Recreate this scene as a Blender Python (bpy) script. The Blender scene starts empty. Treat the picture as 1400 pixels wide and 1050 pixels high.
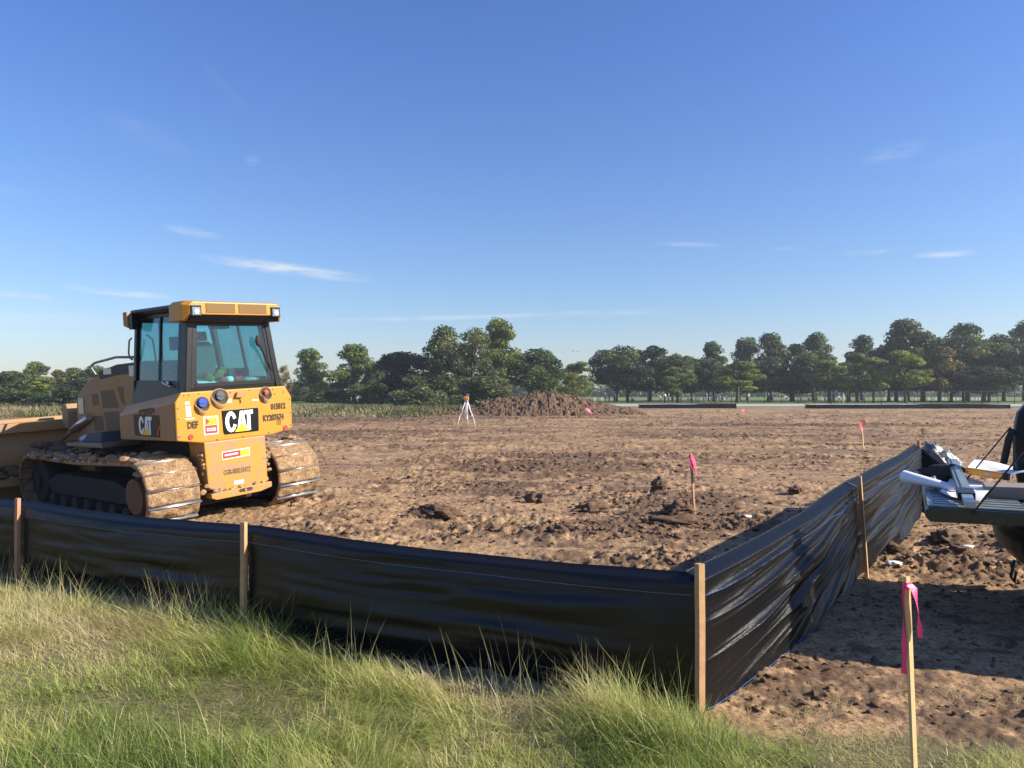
import bpy, bmesh, math, random
import numpy as np
from mathutils import Vector, Matrix, Euler

random.seed(7)
R = math.radians
scn = bpy.context.scene
C = scn.collection

# ------------------------------------------------------------------ camera
CAM_Z = 1.7
cam = bpy.data.cameras.new('camera')
cam.sensor_width = 36.0
cam.lens = 27.18
cam.clip_start = 0.05
cam.clip_end = 9000
camo = bpy.data.objects.new('camera', cam)
C.objects.link(camo)
camo.location = (0, 0, CAM_Z)
camo.rotation_euler = (R(90.65), 0, 0)
scn.camera = camo

# ------------------------------------------------------------------ light
SUN_EL, SUN_AZ = 28.5, 100.0          # azimuth clockwise from +Y
toward = Vector((math.sin(R(SUN_AZ)) * math.cos(R(SUN_EL)), math.cos(R(SUN_AZ)) * math.cos(R(SUN_EL)), math.sin(R(SUN_EL))))
sun = bpy.data.lights.new('sun', 'SUN')
sun.energy = 5.0
sun.angle = R(0.53)
sun.color = (1.0, 0.90, 0.76)
suno = bpy.data.objects.new('sun', sun)
C.objects.link(suno)
suno.rotation_euler = toward.to_track_quat('Z', 'Y').to_euler()

scn.view_settings.view_transform = 'Standard'
scn.view_settings.look = 'None'
scn.view_settings.gamma = 1
scn.view_settings.use_curve_mapping = False
scn.view_settings.exposure = 0.85

world = bpy.data.worlds.new('World')
scn.world = world
world.use_nodes = True
wt = world.node_tree
wt.nodes.clear()


class NG:
    """tiny helper for node trees"""
    def __init__(s, t): s.t = t
    def n(s, typ, **kw):
        nd = s.t.nodes.new(typ)
        for k, v in kw.items():
            if k.startswith('i_'):
                nd.inputs[k[2:].replace('_', ' ')].default_value = v
            else:
                setattr(nd, k, v)
        return nd
    def link(s, a, b): s.t.links.new(a, b)
    def m(s, op, a, b=None, c=None, clamp=False):
        nd = s.t.nodes.new('ShaderNodeMath'); nd.operation = op; nd.use_clamp = clamp
        for i, v in enumerate((a, b, c)):
            if v is None: continue
            if isinstance(v, (int, float)): nd.inputs[i].default_value = v
            else: s.t.links.new(v, nd.inputs[i])
        return nd.outputs[0]
    def noise(s, vec, scale, detail=4, rough=.55, dist=0.0):
        nd = s.t.nodes.new('ShaderNodeTexNoise')
        nd.inputs['Scale'].default_value = scale; nd.inputs['Detail'].default_value = detail
        nd.inputs['Roughness'].default_value = rough; nd.inputs['Distortion'].default_value = dist
        if vec is not None: s.t.links.new(vec, nd.inputs['Vector'])
        return nd.outputs['Fac']
    def ramp(s, fac, stops):
        nd = s.t.nodes.new('ShaderNodeValToRGB')
        e = nd.color_ramp.elements
        while len(e) > len(stops): e.remove(e[-1])
        while len(e) < len(stops): e.new(0.5)
        for i, (p, c) in enumerate(stops):
            e[i].position = p
            e[i].color = (c[0], c[1], c[2], 1) if not isinstance(c, (int, float)) else (c, c, c, 1)
        s.t.links.new(fac, nd.inputs[0])
        return nd.outputs[0]
    def mix(s, fac, a, b, blend='MIX'):
        nd = s.t.nodes.new('ShaderNodeMix'); nd.data_type = 'RGBA'; nd.blend_type = blend
        for i, v in ((0, fac), (6, a), (7, b)):
            if isinstance(v, (int, float)): nd.inputs[i].default_value = v
            elif isinstance(v, (tuple, list)): nd.inputs[i].default_value = (v[0], v[1], v[2], 1)
            else: s.t.links.new(v, nd.inputs[i])
        return nd.outputs[2]


g = NG(wt)
wout = g.n('ShaderNodeOutputWorld')
bg = g.n('ShaderNodeBackground')
sky = g.n('ShaderNodeTexSky', sky_type='NISHITA', sun_disc=False)
sky.sun_elevation = R(SUN_EL)
sky.sun_rotation = R(SUN_AZ)
sky.air_density = 1.0
sky.dust_density = 0.6
sky.ozone_density = 2.2
sky.altitude = 20
SKY_STRENGTH = 0.082
tc = g.n('ShaderNodeTexCoord')
sep = g.n('ShaderNodeSeparateXYZ')
g.link(tc.outputs['Generated'], sep.inputs[0])
az = g.m('MULTIPLY', g.m('ARCTAN2', sep.outputs[0], sep.outputs[1]), 57.2958)
el = g.m('MULTIPLY', g.m('ARCSINE', sep.outputs[2]), 57.2958)
# thin cirrus wisps: (azimuth, elevation, half length, half height, tilt, amount), in degrees
WISPS = [(-16.2, 8.75, 6.5, .55, -.09, .75), (-27.0, 6.6, 3.9, .32, -.06, .6), (-32.5, 6.1, 2.6, .25, -.03, .45),
         (-22.4, 10.9, 2.2, .4, -.10, .30), (-25.5, 17.0, 3.2, 1.0, -.3, .07), (-18.6, 16.0, .7, .5, .1, .22),
         (-20.6, 20.5, 2.2, .6, -.9, .035), (-3.0, 5.6, 15.0, .25, .035, .34), (-31.0, 4.7, 6.0, .45, .02, .26),
         (26.5, 15.6, 2.4, .7, .12, .18), (29.3, 8.9, 2.1, .28, -.02, .5), (24.6, 9.4, 2.0, .22, 0, .30),
         (13.0, 10.6, 3.0, .22, -.07, .25), (19.5, 10.0, 1.2, .2, 0, .14), (30.5, 14.8, 3.5, .8, .2, .05),
         (8.0, 5.8, 4.5, .20, .02, .18), (-33.0, 12.4, 1.6, .3, 0, .12), (60, 14, 9, .8, .05, .3), (-75, 11, 12, .7, .04, .3),
         (140, 18, 12, .9, .1, .25), (-140, 9, 14, .8, 0, .3)]
comb = g.n('ShaderNodeCombineXYZ')
g.link(g.m('MULTIPLY', az, .35), comb.inputs[0]); g.link(g.m('MULTIPLY', el, 2.2), comb.inputs[1])
wn = g.noise(comb.outputs[0], 1.0, 5, .62, .6)
tot = None
for (a0, e0, ha, he, tl, am) in WISPS:
    da = g.m('SUBTRACT', az, a0)
    de = g.m('SUBTRACT', g.m('SUBTRACT', el, e0), g.m('MULTIPLY', da, tl))
    r2 = g.m('ADD', g.m('POWER', g.m('ABSOLUTE', g.m('DIVIDE', da, ha)), 2.0), g.m('POWER', g.m('ABSOLUTE', g.m('DIVIDE', de, he)), 2.0))
    fall = g.m('POWER', g.m('SUBTRACT', 1.0, r2, clamp=True), 1.4)
    v = g.m('MULTIPLY', fall, am)
    tot = v if tot is None else g.m('ADD', tot, v)
cl = g.m('MULTIPLY', tot, g.m('MULTIPLY_ADD', wn, 3.6, -1.15, clamp=True), clamp=True)
CL = 3.0
skyt = g.ramp(sep.outputs[2], [(0.0, (.95, .93, 1.06)), (.12, (.78, .91, 1.14)), (.40, (.63, .85, 1.31)), (1.0, (.61, .84, 1.31))])
skycol = g.mix(1.0, sky.outputs[0], skyt, 'MULTIPLY')
colr = g.mix(cl, skycol, (.90 / SKY_STRENGTH * .52, .95 / SKY_STRENGTH * .52, 1.0 / SKY_STRENGTH * .52))
g.link(colr, bg.inputs['Color'])
bg.inputs['Strength'].default_value = SKY_STRENGTH
g.link(bg.outputs[0], wout.inputs[0])


# ------------------------------------------------------------------ noise
def hsh(ix, iy, seed):
    h = (ix.astype(np.int64) * 374761393 + iy.astype(np.int64) * 668265263 + seed * 974634777) & 0xFFFFFFFF
    h = ((h ^ (h >> 13)) * 1274126177) & 0xFFFFFFFF
    h = ((h ^ (h >> 15)) * 2246822519) & 0xFFFFFFFF
    return ((h ^ (h >> 16)) & 0xFFFFFF) / float(0xFFFFFF)


def vn(x, y, seed=0):
    ix = np.floor(x); iy = np.floor(y)
    fx = x - ix; fy = y - iy
    fx = fx * fx * fx * (fx * (fx * 6 - 15) + 10); fy = fy * fy * fy * (fy * (fy * 6 - 15) + 10)
    a = hsh(ix, iy, seed); b = hsh(ix + 1, iy, seed); c = hsh(ix, iy + 1, seed); d = hsh(ix + 1, iy + 1, seed)
    return (a + (b - a) * fx) * (1 - fy) + (c + (d - c) * fx) * fy


def fbm(x, y, seed=0, o=4, lac=2.03, gain=.5):
    s = 0; a = 1; t = 0
    for i in range(o):
        s = s + a * vn(x, y, seed + i * 17); t += a; a *= gain
        x = x * lac + 3.1; y = y * lac + 7.7
    return s / t


def billow(x, y, seed=0, o=3):
    s = 0; a = 1; t = 0
    for i in range(o):
        s = s + a * np.abs(2 * vn(x, y, seed + i * 13) - 1); t += a; a *= .55
        x = x * 2.1 + 5.2; y = y * 2.1 + 1.3
    return s / t


def worley(x, y, seed=0):
    ix = np.floor(x); iy = np.floor(y)
    best = np.full(x.shape, 9.0)
    for di in (-1, 0, 1):
        for dj in (-1, 0, 1):
            cx = ix + di; cy = iy + dj
            px = cx + hsh(cx, cy, seed); py = cy + hsh(cx, cy, seed + 5)
            best = np.minimum(best, (px - x) ** 2 + (py - y) ** 2)
    return np.sqrt(best)


def sst(a, b, x):
    t = np.clip((x - a) / (b - a), 0, 1)
    return t * t * (3 - 2 * t)


# ------------------------------------------------------------------ layout
FP = [(-6.9, 8.05), (-4.2, 6.65), (-1.85, 5.44), (1.0, 4.12), (3.2, 7.19), (5.85, 11.05)]   # silt fence posts, left to right
DZ_O = Vector((-4.605, 10.0, -0.15))
DZ_R = Vector((.63001733, .77402129, .06300173))
DZ_F = Vector((-.77556517, .63126751, .0000794))
DZ_U = Vector((-.03970947, -.04891199, .99801341))
DZ_M = Matrix(((DZ_R.x, DZ_F.x, DZ_U.x, DZ_O.x), (DZ_R.y, DZ_F.y, DZ_U.y, DZ_O.y), (DZ_R.z, DZ_F.z, DZ_U.z, DZ_O.z), (0, 0, 0, 1)))

# lumpy patches of broken soil: x, y, radius x, radius y, strength
LUMPS = [(.6, 17.5, 2.6, 2.2, 1.0), (2.0, 20.5, 3.0, 1.6, .9), (2.3, 10.4, 1.6, .9, 1.0), (.9, 9.4, 1.4, .8, 1.0), (2.7, 12.2, 1.3, 1.2, .9),
         (.6, 7.6, 1.5, .5, .8), (-1.0, 10.4, .5, .3, .8), (-2.9, 9.2, 1.4, .8, .6), (4.4, 7.6, 1.2, .9, .6), (5.6, 8.6, 1.4, 1.0, .7), (3.6, 8.2, .6, .5, .9),
         (-.3, 14, 2.0, 1.2, .7), (5.5, 20, 3.4, 1.3, .7), (-9, 33, 7, 2.5, .9), (-6, 28, 3, 1.0, .8), (9, 30, 6, 1.5, .7), (12.5, 25, 4, .9, 1.0), (9.5, 24.5, 3, .7, .9),
         (-12, 47, 9, 4, 1.0), (1.7, 4.3, .9, .35, .45), (2.8, 3.9, 1.0, .5, .5), (-3.4, 24, 2.6, 1.0, .6), (1.6, 4.75, .7, .3, .5), (15, 40, 12, 1.5, .6), (3, 52, 12, 2, .7)]


WINDROWS = [(11.6, .10, -3, 3.2, .045), (13.6, .02, -4, 5, .04), (16.0, .07, -7, 6, .06), (19.2, -.03, -6, 9, .07), (23.5, .04, -8, 14, .09), (27.5, -.02, -10, 16, .09),
            (33, .02, -14, 20, .10), (40, .0, -18, 26, .12), (47, .01, -22, 30, .12), (57, 0, -2, 38, .14), (68, .01, 5, 44, .15)]


def lump_mask(x, y):
    m = np.zeros_like(x)
    for (cx, cy, rx, ry, s) in LUMPS:
        d = ((x - cx) / rx) ** 2 + ((y - cy) / ry) ** 2
        m = np.maximum(m, s * np.exp(-d * 1.1))
    return m


_ax, _ay = FP[3]; _bx, _by = FP[1]
FSIGN = 1.0 if ((0 - _ax) * (_by - _ay) - (0 - _ay) * (_bx - _ax)) > 0 else -1.0


def grass_mask(x, y):
    ax, ay = FP[3]; bx, by = FP[1]
    tx, ty = bx - ax, by - ay; L = math.hypot(tx, ty)
    d1 = FSIGN * ((x - ax) * ty - (y - ay) * tx) / L
    d2 = (4.0 - (x - 1.0) * .17) - y
    w = sst(.75, 1.25, x)
    d = d1 * (1 - w) + d2 * w
    gap = .10 * np.exp(-((x + .55) / .75) ** 2) + .05 * np.exp(-((x - .3) / .4) ** 2)
    d = d - gap * (1 - w) - .02
    n = fbm(x * 2.3, y * 2.3, 91, 3) - .5
    return d + n * .34 * (.35 + w)


def far_grass(x, y):
    """positive where the field beyond the worked soil is grown over"""
    n = (fbm(x * .12, y * .12, 55, 3) - .5) * 9
    a = y - (54 + n * .6 + sst(-6, -1.5, x) * 36)
    b = (-24 - (y - 10) * .25) - x
    return np.maximum(a, b)


def H(x, y, fine=True):
    x = np.asarray(x, float); y = np.asarray(y, float)
    h = (fbm(x * .35, y * .35, 3, 3) - .5) * .10 * sst(5, 14, y)
    h = h + (fbm(x * 1.1, y * 1.1, 9, 2) - .5) * .045
    # settled soil under the bulldozer
    lx = (x - DZ_O.x) * DZ_R.x + (y - DZ_O.y) * DZ_R.y
    ly = (x - DZ_O.x) * DZ_F.x + (y - DZ_O.y) * DZ_F.y
    wz = sst(-1.6, -.2, lx) * (1 - sst(2.7, 4.2, lx)) * sst(-1.3, -.1, ly) * (1 - sst(5, 6.5, ly))
    pl = DZ_O.z + lx * DZ_R.z + .02
    h = h * (1 - wz) + pl * wz
    gm = grass_mask(x, y)
    gs = sst(-.05, .35, gm) * (y < 12)
    h = h * (1 - gs * .8) + gs * (.035 + .10 * sst(0, -5, x) + .05 * (fbm(x * .9, y * .9, 77, 2) - .5))
    if fine:
        soil = (1 - gs)
        lm = lump_mask(x, y)
        base = fbm(x * .55, y * .8, 31, 3)
        rough = np.clip(sst(.40, .60, base) * .62 + .10 + lm, 0, 1.1) * soil
        near = 1 - .0 * y
        w1 = worley(x * 3.1 + fbm(x * 3, y * 3, 4, 2), y * 3.6, 41)
        w2 = worley(x * 9.0 + 3.0 * fbm(x * 9, y * 9, 8, 3), y * 10.0 + 2.5 * fbm(x * 8 + 9, y * 8, 18, 3), 42)
        c1 = np.clip(.62 - w1, 0, 1)
        c2 = np.clip(.55 - w2, 0, 1)
        rough = rough * (.75 + .25 * sst(4.2, 8, y))
        h = h + rough * (c1 * .10 * sst(.3, .8, vn(x * 2.1, y * 2.1, 6)) + c2 * .034 * sst(.3, .6, vn(x * 4, y * 4, 16)) + (.5 - billow(x * 6, y * 7, 12, 4)) * .075 + (fbm(x * 20, y * 24, 14, 3) - .5) * .07)
        h = h + soil * ((fbm(x * 5, y * 7, 61, 3) - .5) * .030 + (1 - billow(x * 19, y * 24, 71, 2) - .6) * .012)
        # long low windrows left by the blade
        for (wy, sl, wx0, wx1, wa) in WINDROWS:
            dd = y - wy - sl * x - .9 * (fbm(x * .22 + wy, x * 0 + wy, 27, 2) - .5) * (wy / 16)
            h = h + wa * np.exp(-(dd / (.10 + .006 * wy)) ** 2) * sst(wx0, wx0 + 2, x) * (1 - sst(wx1 - 2, wx1, x)) * (.35 + 1.1 * vn(x * 2.2, y * 2.2, 37)) * soil
        # dozer grouser prints and blade sweep marks
        tr = sst(.55, .7, vn(x * .22 + 4, y * .5, 23)) * soil * (y > 6)
        h = h + tr * .018 * np.sin(y * 9 + x * 1.4 + 3 * vn(x * .6, y * .6, 2))
    return h


def Hs(x, y):
    return float(H(np.array([x]), np.array([y]))[0])


# ------------------------------------------------------------------ materials
MATS = {}


def new_mat(name):
    m = bpy.data.materials.new(name); m.use_nodes = True
    t = m.node_tree; t.nodes.clear()
    gg = NG(t)
    out = gg.n('ShaderNodeOutputMaterial')
    b = gg.n('ShaderNodeBsdfPrincipled')
    gg.link(b.outputs[0], out.inputs[0])
    return m, gg, b, out


def simple(name, col, rough=.6, metal=0, var=.12, scale=6, bump=.0, bscale=40, spec=.5, dirt=None, dirt_amt=0, dscale=3.0, coat=0):
    if name in MATS: return MATS[name]
    m, gg, b, out = new_mat(name)
    tcn = gg.n('ShaderNodeTexCoord')
    nz = gg.noise(tcn.outputs['Object'], scale, 5, .6)
    c = gg.mix(nz, tuple(max(0, v * (1 - var)) for v in col), tuple(v * (1 + var) for v in col))
    if dirt is not None:
        dn = gg.noise(tcn.outputs['Object'], dscale, 7, .68, .3)
        f = gg.ramp(dn, [(.62 - dirt_amt * .35, 0), (.74 - dirt_amt * .30, 1)])
        c = gg.mix(gg.m('MULTIPLY', f, min(1, .4 + dirt_amt)), c, dirt)
    gg.link(c, b.inputs['Base Color'])
    rn = gg.m('MULTIPLY_ADD', gg.noise(tcn.outputs['Object'], scale * 2.3, 4), .3 * rough, rough * .85)
    gg.link(rn, b.inputs['Roughness'])
    b.inputs['Metallic'].default_value = metal
    b.inputs['Specular IOR Level'].default_value = spec
    b.inputs['Coat Weight'].default_value = coat
    b.inputs['Coat Roughness'].default_value = .15
    if bump:
        bp = gg.n('ShaderNodeBump'); bp.inputs['Strength'].default_value = bump; bp.inputs['Distance'].default_value = .01
        gg.link(gg.noise(tcn.outputs['Object'], bscale, 5, .65), bp.inputs['Height'])
        gg.link(bp.outputs[0], b.inputs['Normal'])
    MATS[name] = m
    return m


SOIL = (.335, .222, .142)
SOIL_D = (.105, .066, .044)


def soil_color(gg, pos, moist=None):
    n1 = gg.noise(pos, .9, 6, .6)
    n2 = gg.noise(pos, 7.0, 6, .7, .4)
    n3 = gg.noise(pos, 38.0, 5, .7)
    c = gg.ramp(n1, [(.25, (.35, .216, .112)), (.5, (.41, .265, .143)), (.75, (.48, .33, .185))])
    c2 = gg.ramp(n2, [(.38, (.14, .083, .047)), (.49, (.37, .238, .127)), (.66, (.52, .36, .203))])
    c = gg.mix(.5, c, c2)
    c3 = gg.ramp(n3, [(.36, (.38, .34, .32)), (.52, (1, 1, 1)), (.70, (1.25, 1.22, 1.18))])
    c = gg.mix(1.0, c, c3, 'MULTIPLY')
    if moist is not None:
        c = gg.mix(moist, c, gg.mix(n3, (.062, .038, .026), (.17, .105, .066)))
    return c, n2, n3


def mat_ground():
    m, gg, b, out = new_mat('worked_soil_and_turf')
    geo = gg.n('ShaderNodeNewGeometry')
    pos = geo.outputs['Position']
    a1 = gg.n('ShaderNodeAttribute', attribute_name='moist')
    a2 = gg.n('ShaderNodeAttribute', attribute_name='turf')
    a3 = gg.n('ShaderNodeAttribute', attribute_name='farturf')
    c, n2, n3 = soil_color(gg, pos, a1.outputs['Fac'])
    th = gg.mix(gg.noise(pos, 9, 5, .7), (.10, .09, .04), (.24, .20, .105))
    c = gg.mix(a2.outputs['Fac'], c, th)
    lawn = gg.ramp(gg.noise(pos, .045, 6, .65), [(.3, (.075, .105, .03)), (.5, (.14, .18, .05)), (.7, (.24, .25, .10))])
    weeds = gg.ramp(gg.noise(pos, .5, 6, .65), [(.3, (.10, .09, .045)), (.55, (.17, .15, .075)), (.75, (.23, .19, .11))])
    sp = gg.n('ShaderNodeSeparateXYZ'); gg.link(pos, sp.inputs[0])
    lw = gg.ramp(gg.m('MULTIPLY_ADD', sp.outputs[1], .025, -1.9, clamp=True), [(0, 0), (.5, 1)])
    c = gg.mix(a3.outputs['Fac'], c, gg.mix(lw, weeds, lawn))
    gg.link(c, b.inputs['Base Color'])
    b.inputs['Roughness'].default_value = .93
    b.inputs['Specular IOR Level'].default_value = .22
    bp = gg.n('ShaderNodeBump'); bp.inputs['Strength'].default_value = .9; bp.inputs['Distance'].default_value = .016
    hh = gg.m('ADD', gg.m('MULTIPLY', gg.noise(pos, 26, 7, .72, .3), .75), gg.m('MULTIPLY', gg.noise(pos, 120, 3, .7), .22))
    gg.link(hh, bp.inputs['Height'])
    gg.link(bp.outputs[0], b.inputs['Normal'])
    return m


def mat_soil(name, dark=.0, bumpd=.02):
    if name in MATS: return MATS[name]
    m, gg, b, out = new_mat(name)
    geo = gg.n('ShaderNodeNewGeometry')
    tcn = gg.n('ShaderNodeTexCoord')
    pos = tcn.outputs['Object']
    mo = gg.ramp(gg.noise(pos, 5, 5, .6), [(.42 - dark * .5, 0), (.78 - dark * .5, 1)])
    c, n2, n3 = soil_color(gg, pos, gg.m('MULTIPLY', mo, .55 + .4 * dark))
    gg.link(c, b.inputs['Base Color'])
    b.inputs['Roughness'].default_value = .9
    b.inputs['Specular IOR Level'].default_value = .25
    bp = gg.n('ShaderNodeBump'); bp.inputs['Strength'].default_value = .9; bp.inputs['Distance'].default_value = bumpd
    gg.link(gg.m('ADD', n2, gg.m('MULTIPLY', n3, .6)), bp.inputs['Height'])
    gg.link(bp.outputs[0], b.inputs['Normal'])
    MATS[name] = m
    return m


def mat_leaf(name, stops, transl=.25, rough=.55, objcol=False):
    if name in MATS: return MATS[name]
    m, gg, b, out = new_mat(name)
    at = gg.n('ShaderNodeAttribute', attribute_name='tint')
    c = gg.ramp(at.outputs['Fac'], stops)
    if objcol:
        oi = gg.n('ShaderNodeObjectInfo')
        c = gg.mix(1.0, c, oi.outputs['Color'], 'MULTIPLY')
    gg.link(c, b.inputs['Base Color'])
    b.inputs['Roughness'].default_value = rough
    b.inputs['Specular IOR Level'].default_value = .3
    tr = gg.n('ShaderNodeBsdfTranslucent'); gg.link(c, tr.inputs[0])
    mx = gg.n('ShaderNodeMixShader'); mx.inputs[0].default_value = transl
    gg.link(b.outputs[0], mx.inputs[1]); gg.link(tr.outputs[0], mx.inputs[2])
    gg.link(mx.outputs[0], out.inputs[0])
    MATS[name] = m
    return m


def mat_plastic():
    m, gg, b, out = new_mat('black_plastic_film')
    tcn = gg.n('ShaderNodeTexCoord')
    pos = tcn.outputs['Object']
    c = gg.mix(gg.noise(pos, 3, 5, .6), (.003, .0032, .004), (.008, .008, .009))
    dust = gg.ramp(gg.noise(pos, 22, 7, .8, .5), [(.55, 0), (.75, 1)])
    c = gg.mix(gg.m('MULTIPLY', dust, .04), c, (.22, .18, .14))
    rn = gg.m('MULTIPLY_ADD', gg.noise(pos, 30, 5, .7), .16, .17)
    df = gg.n('ShaderNodeBsdfDiffuse'); gg.link(c, df.inputs[0])
    b = gg.n('ShaderNodeBsdfGlossy'); gg.link(rn, b.inputs['Roughness'])
    lw = gg.n('ShaderNodeLayerWeight'); lw.inputs[0].default_value = .5
    k = gg.m('MULTIPLY_ADD', gg.m('POWER', lw.outputs['Facing'], 2.5), .15, .038)
    mx = gg.n('ShaderNodeMixShader'); gg.link(k, mx.inputs[0])
    gg.link(df.outputs[0], mx.inputs[1]); gg.link(b.outputs[0], mx.inputs[2]); gg.link(mx.outputs[0], out.inputs[0])
    bp = gg.n('ShaderNodeBump'); bp.inputs['Strength'].default_value = .8; bp.inputs['Distance'].default_value = .005
    mp = gg.n('ShaderNodeMapping'); gg.link(pos, mp.inputs[0])
    mp.inputs['Scale'].default_value = (14, 14, 60)
    hh = gg.m('ADD', gg.m('MULTIPLY', gg.noise(pos, 85, 5, .75, .6), .5), gg.m('MULTIPLY', gg.noise(mp.outputs[0], 1, 3, .6), .25))
    gg.link(hh, bp.inputs['Height'])
    gg.link(bp.outputs[0], b.inputs['Normal'])
    gg.link(bp.outputs[0], df.inputs['Normal'])
    return m


def mat_glass(name, tint=(.62, .86, .87), refl=1.0):
    m = bpy.data.materials.new(name); m.use_nodes = True
    t = m.node_tree; t.nodes.clear(); gg = NG(t)
    out = gg.n('ShaderNodeOutputMaterial')
    tr = gg.n('ShaderNodeBsdfTransparent')
    tcn = gg.n('ShaderNodeTexCoord')
    dn = gg.ramp(gg.noise(tcn.outputs['Object'], 5, 5, .65), [(.4, 0), (.75, 1)])
    gg.link(gg.mix(gg.m('MULTIPLY', dn, .25), tint, (tint[0] * .75, tint[1] * .75, tint[2] * .75)), tr.inputs[0])
    gl = gg.n('ShaderNodeBsdfGlossy'); gl.inputs['Roughness'].default_value = .03
    df = gg.n('ShaderNodeBsdfDiffuse'); df.inputs[0].default_value = (.30, .27, .23, 1)
    fr = gg.n('ShaderNodeLayerWeight'); fr.inputs[0].default_value = .5
    frv = gg.m('MULTIPLY_ADD', gg.m('POWER', fr.outputs['Facing'], 4.0), .80, .045)
    mx = gg.n('ShaderNodeMixShader'); gg.link(gg.m('MULTIPLY', frv, refl), mx.inputs[0])
    gg.link(tr.outputs[0], mx.inputs[1]); gg.link(gl.outputs[0], mx.inputs[2])
    mx2 = gg.n('ShaderNodeMixShader'); gg.link(gg.m('MULTIPLY_ADD', dn, .03, .012), mx2.inputs[0])
    gg.link(mx.outputs[0], mx2.inputs[1]); gg.link(df.outputs[0], mx2.inputs[2])
    gg.link(mx2.outputs[0], out.inputs[0])
    return m


MUD = (.30, .20, .125)
M = dict(
    soil=mat_soil('loose_soil', .25), soil_mid=mat_soil('crumbled_soil', .8), soil_dark=mat_soil('moist_soil', .95), mud=mat_soil('dried_mud', .0), mud_dark=mat_soil('wet_mud', .75),
    plastic=mat_plastic(),
    wood=simple('pine_stake', (.46, .27, .13), .75, var=.4, scale=14, bump=.3, bscale=60),
    wood_pale=simple('pale_lath', (.60, .42, .20), .75, var=.18, scale=14, bump=.3, bscale=60),
    wood_red=simple('weathered_stake', (.40, .20, .11), .75, var=.3, scale=12, bump=.3, bscale=60),
    pink=simple('pink_ribbon', (.95, .055, .20), .45, var=.08, scale=20, bump=.2, bscale=30),
    blue=simple('blue_twine', (.02, .08, .30), .6),
    twine=simple('grey_twine', (.16, .19, .24), .6),
    yellow=simple('yellow_paint', (.52, .235, .016), .42, var=.10, scale=3, dirt=MUD, dirt_amt=.26, dscale=7, spec=.45, bump=.05, bscale=20),
    yellow_dirty=simple('muddy_yellow_paint', (.50, .235, .028), .55, var=.1, scale=3, dirt=MUD, dirt_amt=.45, dscale=5, bump=.2, bscale=30),
    yellow_dull=simple('dusty_shaded_yellow_paint', (.36, .20, .055), .65, var=.15, scale=3, dirt=MUD, dirt_amt=.5, dscale=3),  # dulled by dust, and by shade painted into cowl sides and blade
    grille=simple('roof_mesh_panel', (.20, .115, .035), .75, var=.1, scale=60, bump=.5, bscale=150),
    black=simple('black_paint', (.004, .0045, .006), .34, var=.2, scale=6, spec=.25),
    rubber=simple('black_rubber', (.018, .018, .019), .75, var=.25, scale=9, bump=.3, bscale=50),
    dark=simple('dark_interior', (.045, .047, .052), .7, var=.2),
    seat=simple('grey_seat_fabric', (.10, .11, .125), .85, var=.15, bump=.2, bscale=90),
    steel=simple('worn_steel', (.62, .60, .57), .32, metal=.9, var=.12, scale=20),
    steel_d=simple('dark_steel', (.16, .15, .14), .5, metal=.7, var=.2, scale=10, dirt=MUD, dirt_amt=.25),
    grime_shade=simple('shaded_black_grime', (.022, .017, .014), .85, var=.4, scale=9, bump=.5, bscale=30),  # grime blackened further, with the shade of the track recesses in its colour
    rail=simple('handrail_grey', (.20, .20, .21), .45, metal=.3),
    white=simple('white_paper', (.80, .81, .84), .7, var=.03, bump=.05),
    whitep=simple('white_print', (.82, .82, .80), .55, var=.03),
    red=simple('red_print', (.52, .035, .025), .5, var=.06),
    stick_y=simple('yellow_print', (.82, .50, .02), .5, var=.05),
    logo_y=simple('logo_yellow', (.90, .56, .02), .45, var=.03),
    ink=simple('black_stencil_ink', (.05, .028, .012), .7, var=.3, scale=30),
    ink_b=simple('dark_stencil_ink', (.16, .10, .05), .7, var=.3, scale=30),
    bluecap=simple('blue_plastic_cap', (.015, .07, .42), .4),
    redcap=simple('orange_red_cap', (.60, .09, .03), .45),
    chrome=simple('lamp_reflector', (.35, .36, .38), .12, metal=1.0, var=.03),
    lens=simple('lamp_lens', (.5, .52, .55), .18, var=.05, scale=30),
    hiviz=simple('yellow_green_vest', (.16, .15, .04), .8, var=.3, scale=18),
    glass=mat_glass('tinted_cab_glass'),
    glass_s=mat_glass('side_cab_glass', (.52, .74, .77)),
    truck=simple('dark_green_paint', (.006, .020, .016), .25, var=.2, scale=4, dirt=(.10, .085, .07), dirt_amt=.15, coat=.4),
    truck_side=simple('shaded_truck_green', (.008, .014, .014), .35, var=.2, scale=4, dirt=(.10, .085, .07), dirt_amt=.1),  # truck green blackened; the shadow on the bed side is in the colour
    liner=simple('worn_tailgate_liner', (.17, .20, .195), .38, var=.5, scale=9, dirt=(.25, .24, .22), dirt_amt=.3, dscale=9, spec=.6),
    alu=simple('scuffed_aluminium', (.42, .45, .43), .35, metal=.6, var=.15, scale=12),
    case=simple('green_grey_case', (.16, .20, .19), .4, var=.25, scale=12),
    level=simple('yellow_level', (.80, .42, .03), .4, var=.08),
    orange=simple('orange_paint', (.78, .20, .02), .4, var=.08),
    kraft=simple('grey_board', (.26, .23, .20), .8, var=.1),
    road=simple('pale_concrete_road', (.55, .50, .43), .85, var=.12, scale=.4),
    iron=simple('black_iron', (.02, .02, .022), .6),
    stone=simple('white_marble', (.75, .75, .73), .6, var=.06),
    bark=simple('grey_brown_bark', (.085, .065, .05), .9, var=.3, scale=2, bump=.5, bscale=8),
    twig=simple('bare_twigs', (.16, .125, .095), .9, var=.2, scale=2),
    silver=simple('crumpled_silver_film', (.20, .20, .21), .25, metal=.2, var=.7, scale=9, bump=.9, bscale=25),
)
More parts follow.
